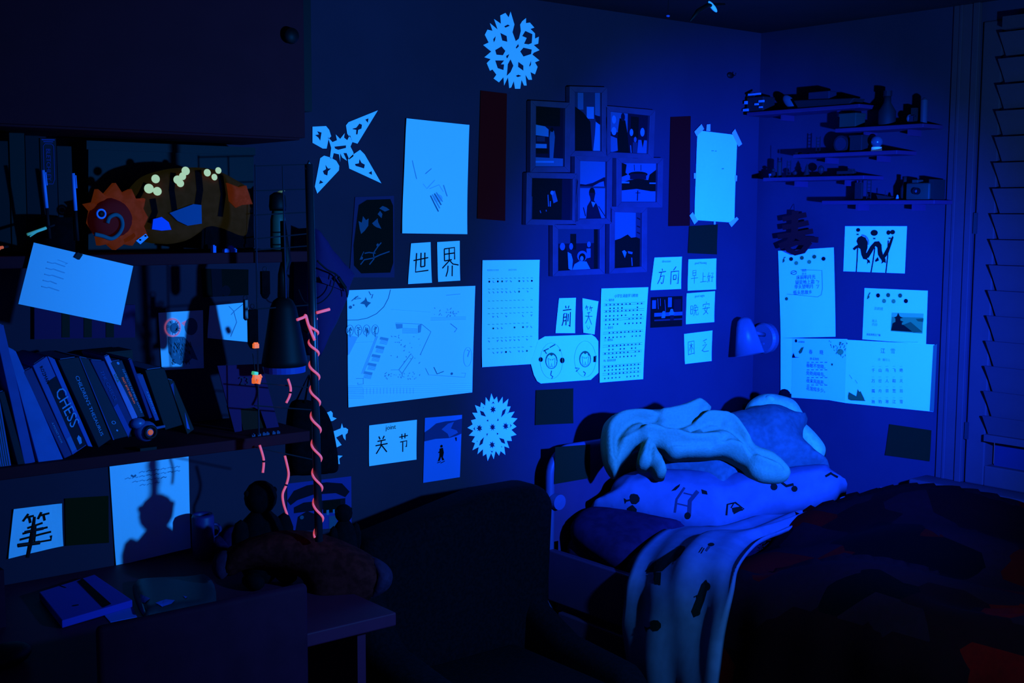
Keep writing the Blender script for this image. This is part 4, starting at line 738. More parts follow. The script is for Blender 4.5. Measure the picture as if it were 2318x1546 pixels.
for nm, c, q, lb, kind in BK:
    W = [at(a, b, y=-.262) for a, b in q]
    if nm == 'chess':
        pass
    base = tuple((W[2]+W[3])/2); t = thing('book', lb, 'book', base, 'leaning books on the lower shelf')
    dep = .15 if nm not in ('slim', 'games') else .13
    cv = mk('cover', slab(W, (0, dep, 0)), bmat(nm, c), t, bevel=.0012)
    Q = [W[0].lerp(W[1], .15)+Vector((0, .004, 0)), W[0].lerp(W[1], .85)+Vector((0, .004, 0)), W[3].lerp(W[2], .85)+Vector((0, .004, 0)), W[3].lerp(W[2], .15)+Vector((0, .004, 0))]
    up = (W[0]-W[3]).normalized(); mk('pages', slab([Q[0]+up*.0012, Q[1]+up*.0012, Q[2]+up*.003, Q[3]+up*.003], (0, dep-.006, 0)), PAGE, t)
    s = Sheet([W[1], W[2], W[3], W[0]], NB); a = []     # text runs down the spine
    if kind == 'chess': a = [('r', (.22,.0,.99,.62), mat('chess_black', (.008,.008,.02), .7)), ('t','CHESS',.34,.44,.030,WTXT), ('t','ROZMAN',.05,.66,.009,I1), ('r',(.82,.64,.97,.96),mat('chess_white', (.1,.16,.4), .7)), ('p',[(.86,.2),(.9,.12),(.95,.2),(.95,.36),(.88,.36)],WTXT)]
    elif kind == 'thes': a = [('t',"CHILDREN'S THESAURUS",.2,.56,.0118,WTXT)]
    elif kind == 'games': a = [('t','10-MINUTE NUMBER GAMES',.14,.34,.0082,WTXT), ('t','FAST BITE SIZE FUN',.28,.68,.0070,OTXT), ('e',.04,.4,.025,.10,WTXT)]
    elif kind == 'worn': a = [('t','THE GREECE',.14,.72,.011,mat('title_dim', (.06,.10,.32), .8)), ('r',(.6,.55,.98,.98),mat('spine_pale', (.05,.07,.28), .8))]
    elif kind == 'tiny': a = [('t','A POCKET BOOK',.6,.62,.006,WTXT)]
    elif kind == 'act': a = [('t','A FUNNY DAY',.36,.62,.008,WTXT)]
    elif kind == 'dots': a = [('o',.80,.5,.018,.12,.001,WTXT), ('e',.9,.5,.012,.06,WTXT), ('r',(.0,.93,1,1),mat('spine_edge', (.05,.07,.26), .8))]
    elif kind == 'mini': a = [('t','LOCK',.28,.72,.007,I3)]
    elif kind == 'edge': a = [('p',[(.05,.3),(.3,.9),(.42,.95),(.1,.9)],mat('page_blue', (.04,.06,.2), .8)), ('p',[(.62,.3),(.9,.8),(.95,.5)],mat('page_blue2', (.06,.12,.4), .8))]
    elif kind == 'bright': a = [('l', [(.02,k/8),(.98,k/8)], .0008, I2) for k in range(1, 8)]
    if a: mk('title', s.art(a), None, cv)
# black backing books behind the row
for px, lb in (([(60,790),(300,780),(300,800),(60,812)], 0),):
    tag(mk('dark_binder', join(slab([at(215,800,y=-.10), at(300,792,y=-.10), at(302,990,y=-.10), at(240,1000,y=-.10)], (0, .08, 0)), slab([at(218,803,y=-.103), at(297,796,y=-.103), at(299,830,y=-.103), at(225,838,y=-.103)], (0, .003, 0))), BLACK), 'black binder standing behind the leaning books', 'binder')
# silver gadget
g = at(330, 976, y=-.268); t = thing('round_gadget', 'small round silver gadget with an orange-lit ring on the lower shelf', 'gadget', (g.x, g.y, SH2))
SV = mat('silver', (.06, .09, .25), .35, .5)
mk('body', ell(g, (.024, .02, .022)), SV, t, smooth=True); mk('ring', torus(g+Vector((.002, -.02, .0)), (0, 1, 0), .012, .0035), BLACK, t, smooth=True); mk('core', ell(g+Vector((.002, -.02, 0)), (.006, .003, .006), 10), OTXT, t, smooth=True); mk('stem', tube([g+Vector((.02, 0, .004)), g+Vector((.042, 0, .006))], .003, 8), SV, t); mk('foot', bx(g.x-.018, g.x+.018, g.y-.012, g.y+.014, SH2, SH2+.006), BLACK, t); mk('cap', ell(g+Vector((-.016, .0, .018)), (.016, .012, .012), 12), SV, t, smooth=True)
# grey cut-out card
GCARD = mat('grey_card', (.08, .012, .06), .9)
W = [at(a, b, y=-.19) for a, b in ((492,828),(592,824),(632,968),(606,976),(590,930),(575,922),(545,926),(548,975),(532,980))]
t = tag(mk('grey_card', slab(W, (0, .003, 0)), GCARD), 'grey card with an arch cut out leaning at the right end of the lower shelf', 'card')
s = Sheet([at(530,840,y=-.194), at(592,838,y=-.194), at(596,880,y=-.194), at(534,882,y=-.194)], NB); mk('writing', s.art([('t','23',.15,.75,.026,mat('grey_print', (.03,.03,.05), .9))]), None, t)
tag(mk('brown_box', join(slab([at(a, b, y=-.18) for a, b in ((540,925),(590,922),(604,975),(552,978))], (0, .06, 0)), slab([at(a, b, y=-.183) for a, b in ((543,928),(587,925),(590,936),(546,940))], (0, .003, 0))), mat('brown_card', (.05, .012, .006), .9)), 'small dark brown box seen through the cut-out of the grey card', 'box')
for k, (x, y) in enumerate(((585,982),(596,984),(604,981),(618,979),(628,977),(572,985))):
    p = at(x, y, y=-.265); tag(mk('toy_brick', join(bx(p.x-.004, p.x+.004, -.27, -.262, SH2, SH2+.005), bx(p.x-.002, p.x+.002, -.268, -.264, SH2+.005, SH2+.007)), mat('brick_pale', (.05, .06, .12), .5)), 'tiny pale toy brick in front of the grey card', 'toy', 'tiny bricks in front of the grey card')
# papers on the wall behind the shelves
ow = [('r', (.55,.02,.56,.03), PAPER)]
ow = [('o', .30, .27, .17, .15, .0035, IR), ('e', .34, .28, .10, .09, J2), ('e', .36, .28, .05, .05, I1), ('p', [(.5,.2),(.62,.16),(.60,.27)], IR), ('e', .72, .27, .15, .15, J2), ('p', [(.18,.42),(.55,.44),(.72,.6),(.86,.86),(.72,.82),(.6,.9),(.5,.88),(.44,.93),(.3,.88),(.18,.7)], J2)]
for k in range(70):
    a = rnd.uniform(.2,.7); b = rnd.uniform(.45,.88); ow.append(('l', [(a,b),(a+.02,b+.05)], .0014, I1 if rnd.random() < .5 else J3))
for k in range(16): an = rnd.uniform(0, 6.28); ow.append(('l', [(.32+.09*math.cos(an),.27+.08*math.sin(an)),(.32+.15*math.cos(an),.27+.13*math.sin(an))], .001, J2))
paper('owl_drawing', 'white card with a drawing of an owl, under the upper shelf', 'drawing', [(358,708),(459,702),(461,833),(366,838)], art=ow, curl=.001, printname='drawing')
paper('pale_sheet', 'small pale sheet half hidden beside the black lamp', 'paper', [(474,692),(560,684),(570,775),(469,765)], art=[('l',[(.5,.06),(.62,.2),(.68,.5),(.52,.9)],.0012,J3),('l',[(.55,.3),(.62,.22),(.9,.02)],.0012,J3)], curl=.0015)
paper('photo_print', 'dark photo print on the wall right under the upper shelf', 'photo', [(455,608),(562,610),(562,668),(460,673)], m=P0m, curl=.001, printname='picture', art=[('r',(.2,0,.42,1),P1m),('e',.5,.8,.1,.2,P1m)])
lr = thing('letter_rack', 'dim grey wall rack with three dark slots behind the clipped sheet', 'rack', tuple(at(190, 766, y=-.01)))
mk('board', slab(quad_back([(78,692),(306,690),(306,764),(78,768)], .012), (0, .010, 0)), GCARD, lr)
for a in (140, 190, 240): mk('slot', slab(quad_back([(a,692),(a+18,692),(a+18,764),(a,764)], .0135), (0, .002, 0)), mat('slot_dark', (.02, .016, .01), .9), lr)
paper('note_sheet', 'white sheet with handwriting at its top, standing on the desk against the wall', 'paper', [(247,1055),(426,1031),(431,1240),(262,1281)], curl=.002, art=
 [('l', [(.18+.02*k+j*.09,.105+r*.045+rnd.uniform(-.006,.006)-k*0),(.22+j*.09,.095+r*.045),(.24+j*.09,.108+r*.045),(.255+j*.09,.10+r*.045)], .0016, J3 if rnd.random() < .7 else J2) for r, (j0, j1) in enumerate(((2,8),(0,8),(1,6),(2,5))) for j in range(j0, j1) for k in (0,)]+[('l', [(.26,.12),(.29,.14),(.32,.125)], .004, J2)])
paper('green_note', 'dark green card on the wall left of the handwritten sheet', 'note card', [(147,1128),(245,1122),(246,1228),(149,1235)], m=GREENN, group='dark green cards')
paper('flash_card', 'dim white card with the character 笔 at the lower left above the desk', C, [(30,1152),(139,1139),(142,1235),(18,1264)], art=[('c','笔',.15,.14,.66,.72,.005,I1)], group=G, curl=.003)
# ------------------------------------------------------------------ things on the upper shelf
for k, (x0, x1, top, c, lb) in enumerate(((-40,18,318,(.008,.008,.008),'black book at the far left of the upper shelf'),(20,55,300,(.012,.014,.012),'dark grey book second from the left on the upper shelf'),(56,88,306,(.006,.006,.008),'plain black book left of the one lettered BLETCHLEY'),(90,127,312,(.010,.010,.016),'black book lettered BLETCHLEY in a pale outline'),(128,162,330,(.02,.012,.014),'dark brown book right of the one lettered BLETCHLEY'))):
    W = [at(a, b, y=-.20) for a, b in ((x0, top), (x1, top+1), (x1+8, 571), (x0+8, 571))]
    t = thing('book', lb, 'book', tuple((W[2]+W[3])/2), 'dark books on the upper shelf'); cv = mk('cover', slab(W, (0, .16, 0)), mat('up_cover%d' % k, c, .7), t, bevel=.001)
    mk('pages', slab([W[0]+Vector((.003, .005, .0008)), W[1]+Vector((-.003, .005, .0008)), W[2]+Vector((-.003, .005, .003)), W[3]+Vector((.003, .005, .003))], (0, .15, 0)), P1m, t)
    if k == 3:
        s = Sheet([W[1], W[2], W[3], W[0]], NB); TB = mat('title_blue', (.03,.05,.22), .8); a = [('t','BLETCHLEY',.09,.66,.0125,TB)]
        a += [('l', [(.05,.3),(.07,.18),(.36,.18),(.40,.3),(.40,.7),(.36,.82),(.07,.82),(.05,.7),(.05,.3)], .0012, TB), ('r', (.01,.1,.02,.9), TB), ('r', (.028,.2,.036,.8), TB)]
        mk('title', s.art(a), None, cv)
tag(mk('storage_box', join(slab([at(a, b, y=-.11) for a, b in ((200,322),(574,338),(574,568),(200,571))], (0, .10, 0)), slab([at(a, b, y=-.115) for a, b in ((196,318),(578,334),(578,352),(196,338))], (0, .109, 0))), BLACK), 'large black storage box behind the dragon toy', 'box')
pc = at(128, 560, y=-.245); t = thing('pen_pot', 'dark pen pot on the upper shelf', 'pot', (pc.x, pc.y, SH1)); mk('pot', lathe([(0, 0), (.035, 0), (.038, .075), (.035, .075), (.032, .004), (0, .004)], (pc.x, pc.y, SH1)), BLACKF, t, smooth=True)
PENW = mat('pen_white', (.2, .36, .85), .5, .2)
for p0, p1, r, c, lb in (((97,385),(113,540),.0034,PENW,'white pen sticking up in front of the book lettered BLETCHLEY'), ((165,392),(176,545),.0036,PENW,'white-tipped pen right of the first pen'), ((62,531),(138,504),.003,mat('pen_green', (.2,.75,.5), .5, emit=(.1,.6,.4), estr=.18),'pale green pen lying across the pot'), ((-8,562),(18,558),.003,OTXT,'orange pen at the far left of the upper shelf')):
    a, b = at(*p0, y=-.285), at(*p1, y=-.275); t = thing('pen', lb, 'pen', tuple(b), 'pens on the upper shelf'); d = (b-a)
    mk('barrel', tube([a+d*.0, a+d*.55], r, 10), c, t, smooth=True); mk('lower_barrel', tube([a+d*.55, b], r*.9, 10), DK[1], t, smooth=True); mk('clip', tube([a+Vector((r*1.3, -.002, -.004)), a+d*.22+Vector((r*1.3, -.002, 0))], .0012, 6), c, t)
# dragon soft toy
dg = thing('dragon_toy', 'orange and olive striped fabric dragon toy with pale round sequins on its back', 'soft toy', tuple(at(400, 568, y=-.25)))
OL = mat('olive_fabric', (.15, .012, .004), .95, .05, 50, .3, emit=(.12, .10, .02), estr=.05); OR = mat('orange_fabric', (.8, .018, .006), .95, .05, 60, .4, emit=(1, .16, .03), estr=.055); DR = mat('dark_red_fabric', (.3, .01, .01), .95, .05, emit=(.5, .02, .02), estr=.02)
gb = blob([(292,470),(330,408),(380,386),(430,379),(485,384),(535,408),(562,432),(562,500),(545,545),(470,522),(420,545),(365,552),(318,530)], at(430,470,y=-.23), (0,-1,0), .035, .04, .05, step=.008)
bd = mk('body', gb, OL, dg, smooth=True); bv = bvh(gb)
mk('stripe', join(*[decal(bv, p, .0012) for p in (pline([(392,392),(388,430),(395,480)], 13), pline([(448,386),(452,430),(446,470)], 15), pline([(498,395),(505,440),(498,490)], 12), pline([(345,450),(350,480),(340,505)], 14), pline([(300,465),(318,440),(330,415)], 10))]), BLACKF, bd)
gm = blob([(203,505),(208,478),(194,462),(214,458),(222,428),(238,442),(262,414),(278,438),(298,428),(308,450),(330,448),(326,472),(338,492),(326,512),(334,532),(312,540),(300,556),(282,552),(262,566),(246,552),(226,556),(222,535)], at(270,495,y=-.255), (0,-1,0), .018, .03, .02, step=.007, smooth=False)
mk('mane', gm, OR, dg, smooth=True)
gh = blob([(206,492),(222,462),(252,448),(284,462),(300,492),(290,525),(262,540),(232,538),(212,520)], at(252,495,y=-.268), (0,-1,0), .02, .03, .02, step=.007)
hd = mk('head', gh, DR, dg, smooth=True)
e = at(229, 484, y=-.296); mk('eye', [(torus(e, (0,1,0), .0085, .0022), PENW), (ell(e, (.006,.003,.006), 10), BLACK)], None, hd, smooth=True)
TL = mat('teal_cord', (.03, .14, .16), .9); sw = [at(a, b, y=-.292) for a, b in catmull([(243,505),(248,492),(262,486),(274,494),(277,512),(268,530),(252,540),(232,534),(214,530)], 5)]
mk('whisker', tube(sw, .0042, 8), TL, hd, smooth=True)
SQ = mat('sequin_pale', (.2, .2, .08), .5, .1, emit=(.50, .76, .46), estr=.72)
for x, y, r in ((352,405,9),(337,427,10),(356,433,9),(420,387,9),(413,399,8),(402,407,9),(408,415,8),(469,391,8),(485,401,7),(494,386,7)):
    c0 = at(x, y, y=-.268); mk('sequin', lathe([(0, 0), (r*.001, 0), (r*.001, .001), (0, .001)], c0, (0.15*random.uniform(-1,1), -1, .1), 16), SQ, bd)
mk('fin', slab([at(a, b, y=-.272) for a, b in ((384,482),(438,462),(456,464),(457,506),(425,511),(402,500))], (0, .006, 0)), mat('teal_fabric', (.02, .10, .22), .9), dg); mk('belly_patch', slab([at(a, b, y=-.274) for a, b in ((347,496),(366,491),(382,503),(388,520),(366,522),(344,519))], (0, .006, 0)), mat('blue_fabric', (.02, .14, .75), .9), dg)
mk('tail', blob([(515,414),(542,424),(558,420),(562,434),(572,462),(548,464),(535,470),(520,455)], at(540,440,y=-.27), (0,-1,0), .01, .02, .012, step=.007, smooth=False), OR, dg, smooth=True)
tg_ = mk('care_tag', slab([at(a, b, y=-.302) for a, b in ((308,545),(330,529),(336,537),(318,553))], (0, .001, 0)), mat('tag_white', (.4,.6,.9), .9), dg); mk('print', join(*[slab([at(a+dx, b+dy, y=-.3035) for dx, dy in circ((0,0),2.2,8)], (0,.0008,0)) for a, b in ((318,543),(330,534))]), I1, tg_)
# dark boxes and small toys at the right of the upper shelf
tag(mk('dark_speaker', join(slab([at(a, b, y=-.25) for a, b in ((458,482),(572,470),(576,560),(456,563))], (0, .14, 0)), slab([at(a, b, y=-.253) for a, b in ((466,490),(564,480),(567,552),(464,554))], (0, .003, 0))), BLACKF), 'black square box in front of the dragon toy tail', 'box')
for k, (x, y, w, h) in enumerate(((483,547,7,16),(512,543,14,7),(522,548,9,14),(530,556,7,8))):
    p = at(x, y+h/2, y=-.272); tag(mk('toy_brick', join(bx(p.x-w*.0005, p.x+w*.0005, -.278, -.266, SH1, SH1+h*.0009), bx(p.x-w*.0003, p.x+w*.0003, -.275, -.269, SH1+h*.0009, SH1+h*.0009+.002)), mat('brick_blue', (.05, .16, .6), .5)), ('tall white toy brick in front of the black box','wide pale toy brick on the upper shelf','slanted pale toy brick on the upper shelf','smallest pale toy brick at the upper shelf edge')[k], 'toy')
p = at(630, 560, y=-.2); t = thing('squeeze_bottle', 'yellow-green bottle with a black cap at the right end of the upper shelf', 'bottle', (p.x, p.y, SH1))
mk('body', lathe([(0, 0), (.016, 0), (.018, .01), (.017, .07), (.012, .095), (0, .1)], (p.x, p.y, SH1)), mat('bottle_olive', (.06, .08, .05), .5, .3), t, smooth=True); mk('cap', lathe([(0, .09), (.018, .09), (.020, .10), (.018, .125), (.008, .132), (0, .133)], (p.x, p.y, SH1)), BLACK, t, smooth=True); mk('nozzle', tube([Vector((p.x, p.y, SH1+.13)), Vector((p.x+.012, p.y-.01, SH1+.138))], .003, 8), mat('nozzle_yellow', (.3, .3, .1), .5, emit=(.4, .5, .05), estr=.1), t)
# wire rack and its hanging things
wr = thing('wire_rack', 'dark wire rack hung at the right end of the shelves', 'rack', tuple(at(640, 1000, y=-.29)))
for x0, y0, x1, y1 in ((578,372,586,985),(640,376,650,800)): mk('upright', tube([at(x0, y0, y=-.287), at(x1, y1, y=-.287)], .0018, 6), METAL, wr)
for y0, y1 in ((376,372),(432,428),(487,480),(541,528),(566,556),(700,690),(866,878),(918,928),(1012,1040)): mk('wire', tube([at(576, y0, y=-.287), at(706, y1, y=-.287)], .0016, 6), METAL, wr)
po = tag(mk('lamp_post', join(tube([at(699, 372, y=-.50), at(722, 1225, y=-.50)], .0085, 12), tube([at(692, 384, y=-.50), at(699, 366, y=-.50), at(706, 384, y=-.50)], .003, 6)), METAL, smooth=True), 'thin dark upright post with the glowing cord twisted round it', 'post')
CORD = mat('neon_cord', (.9, .2, .2), .6, .1, emit=(.84, .085, .13), estr=.62)
a, b = at(708.4, 722, y=-.50), at(721.7, 1215, y=-.50); hp = []
nt_ = 8.5
for k in range(int(nt_*26)+1):
    f = k/(nt_*26); ph = f**.8*nt_*2*math.pi; c0 = a.lerp(b, f); hp.append(c0+Vector((math.cos(ph)*.0096, math.sin(ph)*.0096, 0)))
nt_ = nt_; cdn = thing('neon_cord', 'glowing pink cord twisted round the thin dark post', 'cord', tuple(b)); mk('coil', tube(hp, .0027, 8), CORD, cdn, smooth=True)
mk('end', tube([at(*p, y=-.512) for p in catmull([(672,724),(688,718),(692,714),(697,732),(703,748),(712,770)], 4)], .0031, 8), CORD, cdn, smooth=True); mk('end', tube([at(717,708,y=-.512), at(746,700,y=-.512)], .0032, 8), CORD, cdn, smooth=True)
for pts, lb in (([(652,858),(658,878),(656,895),(648,912)], 'short glowing pink cord end hanging below the black lamp'), ([(645,1032),(652,1062),(653,1078),(648,1098),(640,1118),(642,1140),(650,1165)], 'longer glowing pink cord hanging beside the post'), ([(588,1008),(596,1035),(597,1050),(595,1070)], 'short glowing pink cord under the lower shelf')):
    P = [at(*p, y=-.30) for p in catmull(pts, 5)]; t = thing('neon_cord', lb, 'cord', tuple(P[-1]), 'glowing pink cords'); mk('strand', tube(P, .0028, 8), CORD, t, smooth=True); mk('knot', ell(P[len(P)//2], (.004, .004, .003), 8), BLACK, t, smooth=True)
# black cone lamp
c0 = at(645, 842, y=-.275); c1 = at(640, 672, y=-.275); t = thing('cone_lamp', 'black cone-shaped lamp hanging in front of the wire rack', 'lamp', tuple(c0)); ax = c1-c0; L = ax.length
mk('shade', lathe([(.046, .014), (.052, .016), (.050, .03), (.042, L*.45), (.030, L*.85), (.022, L*.95), (.010, L), (0, L)], c0, ax, 28), BLACK, t, smooth=True)
mk('rim', lathe([(.040, 0), (.046, 0), (.0465, .014), (.040, .014)], c0, ax, 28), mat('lamp_rim', (.04, .06, .30), .5), t)
mk('arm', tube([c1, c1+Vector((.0, .0, .05)), at(648, 590, y=-.275), at(640, 500, y=-.275)], [.012, .010, .012, .006], 10), BLACK, t, smooth=True); mk('switch', tube([at(690, 745, y=-.275), at(700, 752, y=-.285)], .006, 8), BLACK, t)
for px, py, w, h, m, lb, nm in ((600,640,20,60,BLACKF,'dark leather pouch hung left of the black lamp','pouch'),(556,700,8,50,METAL,'dark hook tool hanging in front of the pale sheet','tool'),(572,740,22,90,BLACKF,'long dark strap hanging left of the black lamp','strap')):
    c = at(px, py, y=-.292); W = .001*w; t = thing('hanging_'+nm, lb, nm, (c.x, c.y, c.z-h*.0005)); mk('body', join(box(c, (W, .01, h*.00085)), ell(c-Vector((0, 0, h*.0004)), (W*.55, .006, W*.6), 10)), m, t, smooth=False, bevel=.001); mk('loop', torus(c+Vector((0, 0, h*.0005)), (0, 1, 0), .005, .0012, 14, 6), METAL, t)
mk_f = at(580, 850, y=-.315)
t = thing('toy_figure', 'orange toy brick figure with a green collar hanging below the black lamp', 'toy', tuple(at(582, 866, y=-.315))); NE = mat('neon_orange', (.9, .2, .05), .5, .2, emit=(1, .17, .03), estr=.75)
mk('legs', join(box(at(575,862,y=-.315), (.008,.008,.012)), box(at(586,862,y=-.315), (.007,.008,.014), R=Matrix.Rotation(.3,3,'Y'))), NE, t, bevel=.001); mk('torso', box(at(581,853,y=-.315), (.017,.009,.010), R=Matrix.Rotation(.2,3,'Y')), NE, t, bevel=.001); mk('arm', tube([at(588,848,y=-.318), at(592,855,y=-.32)], .0028, 8), NE, t); mk('head', box(at(577,845,y=-.315), (.013,.010,.008), R=Matrix.Rotation(.2,3,'Y')), mat('neon_green', (.2,.8,.4), .5, emit=(.08,.62,.25), estr=.6), t, bevel=.002); mk('cord', tube([at(577,838,y=-.315), at(572,800,y=-.312)], .001, 5), BLACK, t)
tag(mk('toy_brick', join(box(at(579,783,y=-.315), (.012,.010,.010)), box(at(577,777,y=-.315), (.005,.005,.004)), box(at(582,777,y=-.315), (.004,.004,.004))), NE, bevel=.001), 'small glowing red-orange brick hanging above the orange figure', 'toy')
# blue cone shade, cable, black bag
BC = mat('blue_shade', (.06, .014, .075), .8, .1)
t = thing('paper_cone', 'dim blue folded paper cone hanging between post and blossom print', 'shade', tuple(at(730, 800, y=-.1)))
gc = blob([(708,515),(724,522),(748,560),(776,592),(803,622),(792,645),(782,680),(760,730),(742,768),(726,806),(708,800)], at(750,650,y=-.09), (.1,-1,.05), .03, .05, .08, step=.01, smooth=False); mk('cone', gc, BC, t, smooth=True)
mk('fold', slab([at(a, b, y=-.128) for a, b in ((722,625),(790,648),(784,660),(730,640))], (0, .004, 0)), BC, t)
mk('cable', tube([at(a, b, y=-.14) for a, b in catmull([(718,590),(740,610),(762,622),(776,640),(784,658),(786,672)], 4)], .0022, 6), BLACK, t, smooth=True); mk('plug', tube([at(766,628,y=-.142), at(782,652,y=-.142)], .0045, 8), BLACK, t); mk('wire', tube([at(a, b, y=-.142) for a, b in catmull([(760,618),(752,655),(735,678),(715,688),(690,684),(676,655)], 4)], .0014, 6), BLACK, t)
t = thing('cloth_bag', 'black cloth bag hanging behind the twisted cord', 'bag', tuple(at(735, 1070, y=-.04)))
mk('bag', blob([(668,925),(700,908),(728,918),(748,950),(760,1000),(766,1045),(762,1068),(735,1072),(690,1074),(664,1060)], at(720,990,y=-.03), (0,-1,0), .02, .05, .028), BLACKF, t, smooth=True); mk('strap', tube([at(690,912,y=-.04), at(700,850,y=-.004), at(712,912,y=-.04)], .003, 6), BLACKF, t)
# ------------------------------------------------------------------ desk
dk = thing('desk', 'plain pale desk under the shelves at the left', 'desk', (-2.65, -.345, 0))
mk('desktop', bx(-3.4, -1.935, -.69, -.002, .712, .74), DESKW, dk, bevel=.003)
mk('side_panel', bx(-1.985, -1.965, -.62, -.02, 0, .712), DESKW, dk); mk('side_panel', bx(-3.39, -3.37, -.62, -.02, 0, .712), DESKW, dk); mk('back_panel', bx(-3.37, -1.985, -.05, -.03, .3, .712), DESKW, dk)
ch = thing('desk_chair', 'dark flat-backed chair pushed up to the desk', 'chair', (-2.38, -.62, 0))
W = [at(a, b, y=-.76) for a, b in ((228,1414),(672,1314),(690,1326),(688,1560))]; zt = W[0].z
x0, x1 = at(215,1430,y=-.76).x, at(690,1330,y=-.76).x
mk('backrest', bx(x0, x1, -.775, -.755, .42, .868), DARKB, ch, bevel=.012, seg=3)
mk('seat', bx(x0+.01, x1-.01, -.75, -.36, .43, .455), DARKB, ch, bevel=.01, seg=3)
for sx in (x0+.03, x1-.03):
    for sy in (-.765, -.39): mk('leg', bx(sx-.015, sx+.015, sy-.012, sy+.012, 0, .43), DARKB, ch)
t = thing('strapped_notebook', 'pale notebook closed with a dark elastic band on the desk', 'notebook', tuple(at(190, 1360, z=.745)))
N_ = mat('notebook_cover', (.06, .03, .30), .8)
q = [at(a, b, z=.757) for a, b in ((88,1340),(214,1300),(300,1358),(140,1405))]
q2 = [at(a, b, z=.7415) for a, b in ((96,1352),(218,1312),(304,1372),(146,1420))]
gg = slab([Vector((p.x, p.y, .757)) for p in q], (0, 0, -.0155)); nb = mk('cover', gg, N_, t, bevel=.002); bv = bvh(gg)
mk('elastic_band', decal(bv, [(172,1313),(186,1309),(252,1368),(234,1376)], .0012), BLACKF, t); mk('scribble', join(decal(bv, pline([(120,1330),(135,1326),(150,1331)], 1.6), .001), decal(bv, pline([(165,1372),(178,1370)], 2.5), .001)), I1, nb)
o = tag(mk('loose_sheet', slab([Vector((p.x, p.y, .7415)) for p in [at(a, b, z=.7415) for a, b in ((236,1392),(300,1374),(310,1396),(250,1408))]], (0, 0, -.001)), mat('loose_paper', (.08, .12, .5), .9)), 'corner of a pale sheet lying under the strapped notebook', 'paper')
t = thing('zip_pouch', 'dark zip pouch with a pale leaf shape on the desk', 'pouch', tuple(at(390, 1350, z=.742)))
gp = blob([(300,1330),(330,1318),(420,1314),(478,1312),(486,1372),(430,1384),(350,1392),(322,1390)], at(390,1350,z=.742), (0,0,1), .016, .03, .001, step=.01); zp = mk('pouch', gp, mat('pouch_black', (.02, .02, .03), .5, .3), t, smooth=True); bv = bvh(gp)
LF = mat('leaf_print', (.05, .09, .42), .8); [mk('printed_leaf', decal(bv, q_, .0015), LF, zp) for q_ in ([(352,1366),(375,1358),(396,1360),(388,1368),(368,1374)], [(318,1346),(340,1356),(328,1366),(322,1364)], [(415,1350),(424,1352),(420,1356)])]; mk('zip', tube([at(a, b, z=.75) for a, b in ((312,1330),(320,1360),(328,1386))], .002, 6), METAL, t)
t = tag(mk('dark_mouse', ell(at(15, 1498, z=.745)+Vector((0,0,.012)), (.05, .035, .02), 18, Matrix.Rotation(.5,3,'Z')), BLACK, smooth=True), 'black rounded gadget at the front left of the desk', 'gadget')
p = at(15, 1440, z=.74); t = thing('desk_organizer', 'dark desk organizer standing at the far left of the desk', 'organizer', (p.x-.02, p.y+.12, .74)); mk('body', bx(p.x-.12, p.x+.005, p.y+.06, p.y+.2, .74, .85), BLACKF, t, bevel=.003); mk('panel', bx(p.x-.0, p.x+.016, p.y+.055, p.y+.2, .74, .855), DARKB, t); mk('figure', join(tube([at(62,1262,y=p.y+.12), at(72,1215,y=p.y+.12), at(78,1170,y=p.y+.12)], [.004,.005,.003], 8), tube([at(40,1235,y=p.y+.12), at(90,1228,y=p.y+.12)], .004, 8), tube([at(56,1205,y=p.y+.12), at(98,1196,y=p.y+.12)], .003, 8)), BLACK, t)
p = at(461, 1262, z=.74); t = thing('beaker', 'small pale beaker standing beside the handwritten sheet', 'cup', (p.x, p.y, .74)); BKM = mat('beaker_white', (.05, .015, .10), .5, .3); mk('cup', lathe([(0, 0), (.024, 0), (.026, .04), (.026, .098), (.022, .106), (.02, .1), (.02, .006), (0, .006)], (p.x, p.y, .74)), BKM, t, smooth=True); mk('handle', torus((p.x+.028, p.y, .80), (0, 1, 0), .016, .004, 16, 6), BKM, t, smooth=True)
p = at(535, 1250, z=.745); t = thing('cotton_ball', 'dim pale fluffy bundle behind the fox toy', 'bundle', (p.x, p.y, .745)); mk('fluff', join(ell((p.x, p.y, .775), (.04, .03, .035)), ell((p.x+.04, p.y, .77), (.035, .03, .03)), ell((p.x-.03, p.y+.01, .765), (.03, .03, .025))), mat('fluff', (.03, .008, .04), .95, .02, 60, .3), t, smooth=True); mk('tie', torus((p.x+.012, p.y, .772), (1, 0, 0), .034, .003, 20, 6), BLACKF, t)
# fox soft toy lying over the desk edge
FX = mat('fox_fur', (.12, .006, .006), .95, .03, 70, .35, bump=.3); FP = mat('fox_pale_fur', (.06, .012, .03), .95, .03, 70, .2, bump=.3)
t = thing('fox_toy', 'long brown soft toy with a pale tail tip curled over the desk', 'soft toy', tuple(at(700, 1390, y=-.5)))
nv = (CAM-Vector((-2., -.42, .82))).normalized()
g1 = blob([(498,1290),(505,1252),(540,1226),(590,1208),(650,1200),(720,1206),(790,1230),(850,1264),(868,1300),(850,1345),(800,1376),(740,1386),(702,1378),(692,1340),(680,1308),(630,1290),(560,1288),(520,1304)], (-2.0,-.42,.82), nv, .05, .06, .05, [([(560,1240),(650,1225),(740,1240),(810,1290)], .012, .03)]); mk('body', g1, FX, t, smooth=True)
mk('tail_tip', blob([(838,1262),(868,1272),(888,1296),(884,1326),(862,1345),(836,1352),(842,1310)], (-1.98,-.44,.82), nv, .045, .04, .03), FP, t, smooth=True); mk('ear', blob([(480,1292),(484,1262),(505,1246),(528,1258),(520,1292),(500,1312)], (-2.0,-.44,.82), nv, .02, .03, .02), FP, t, smooth=True)
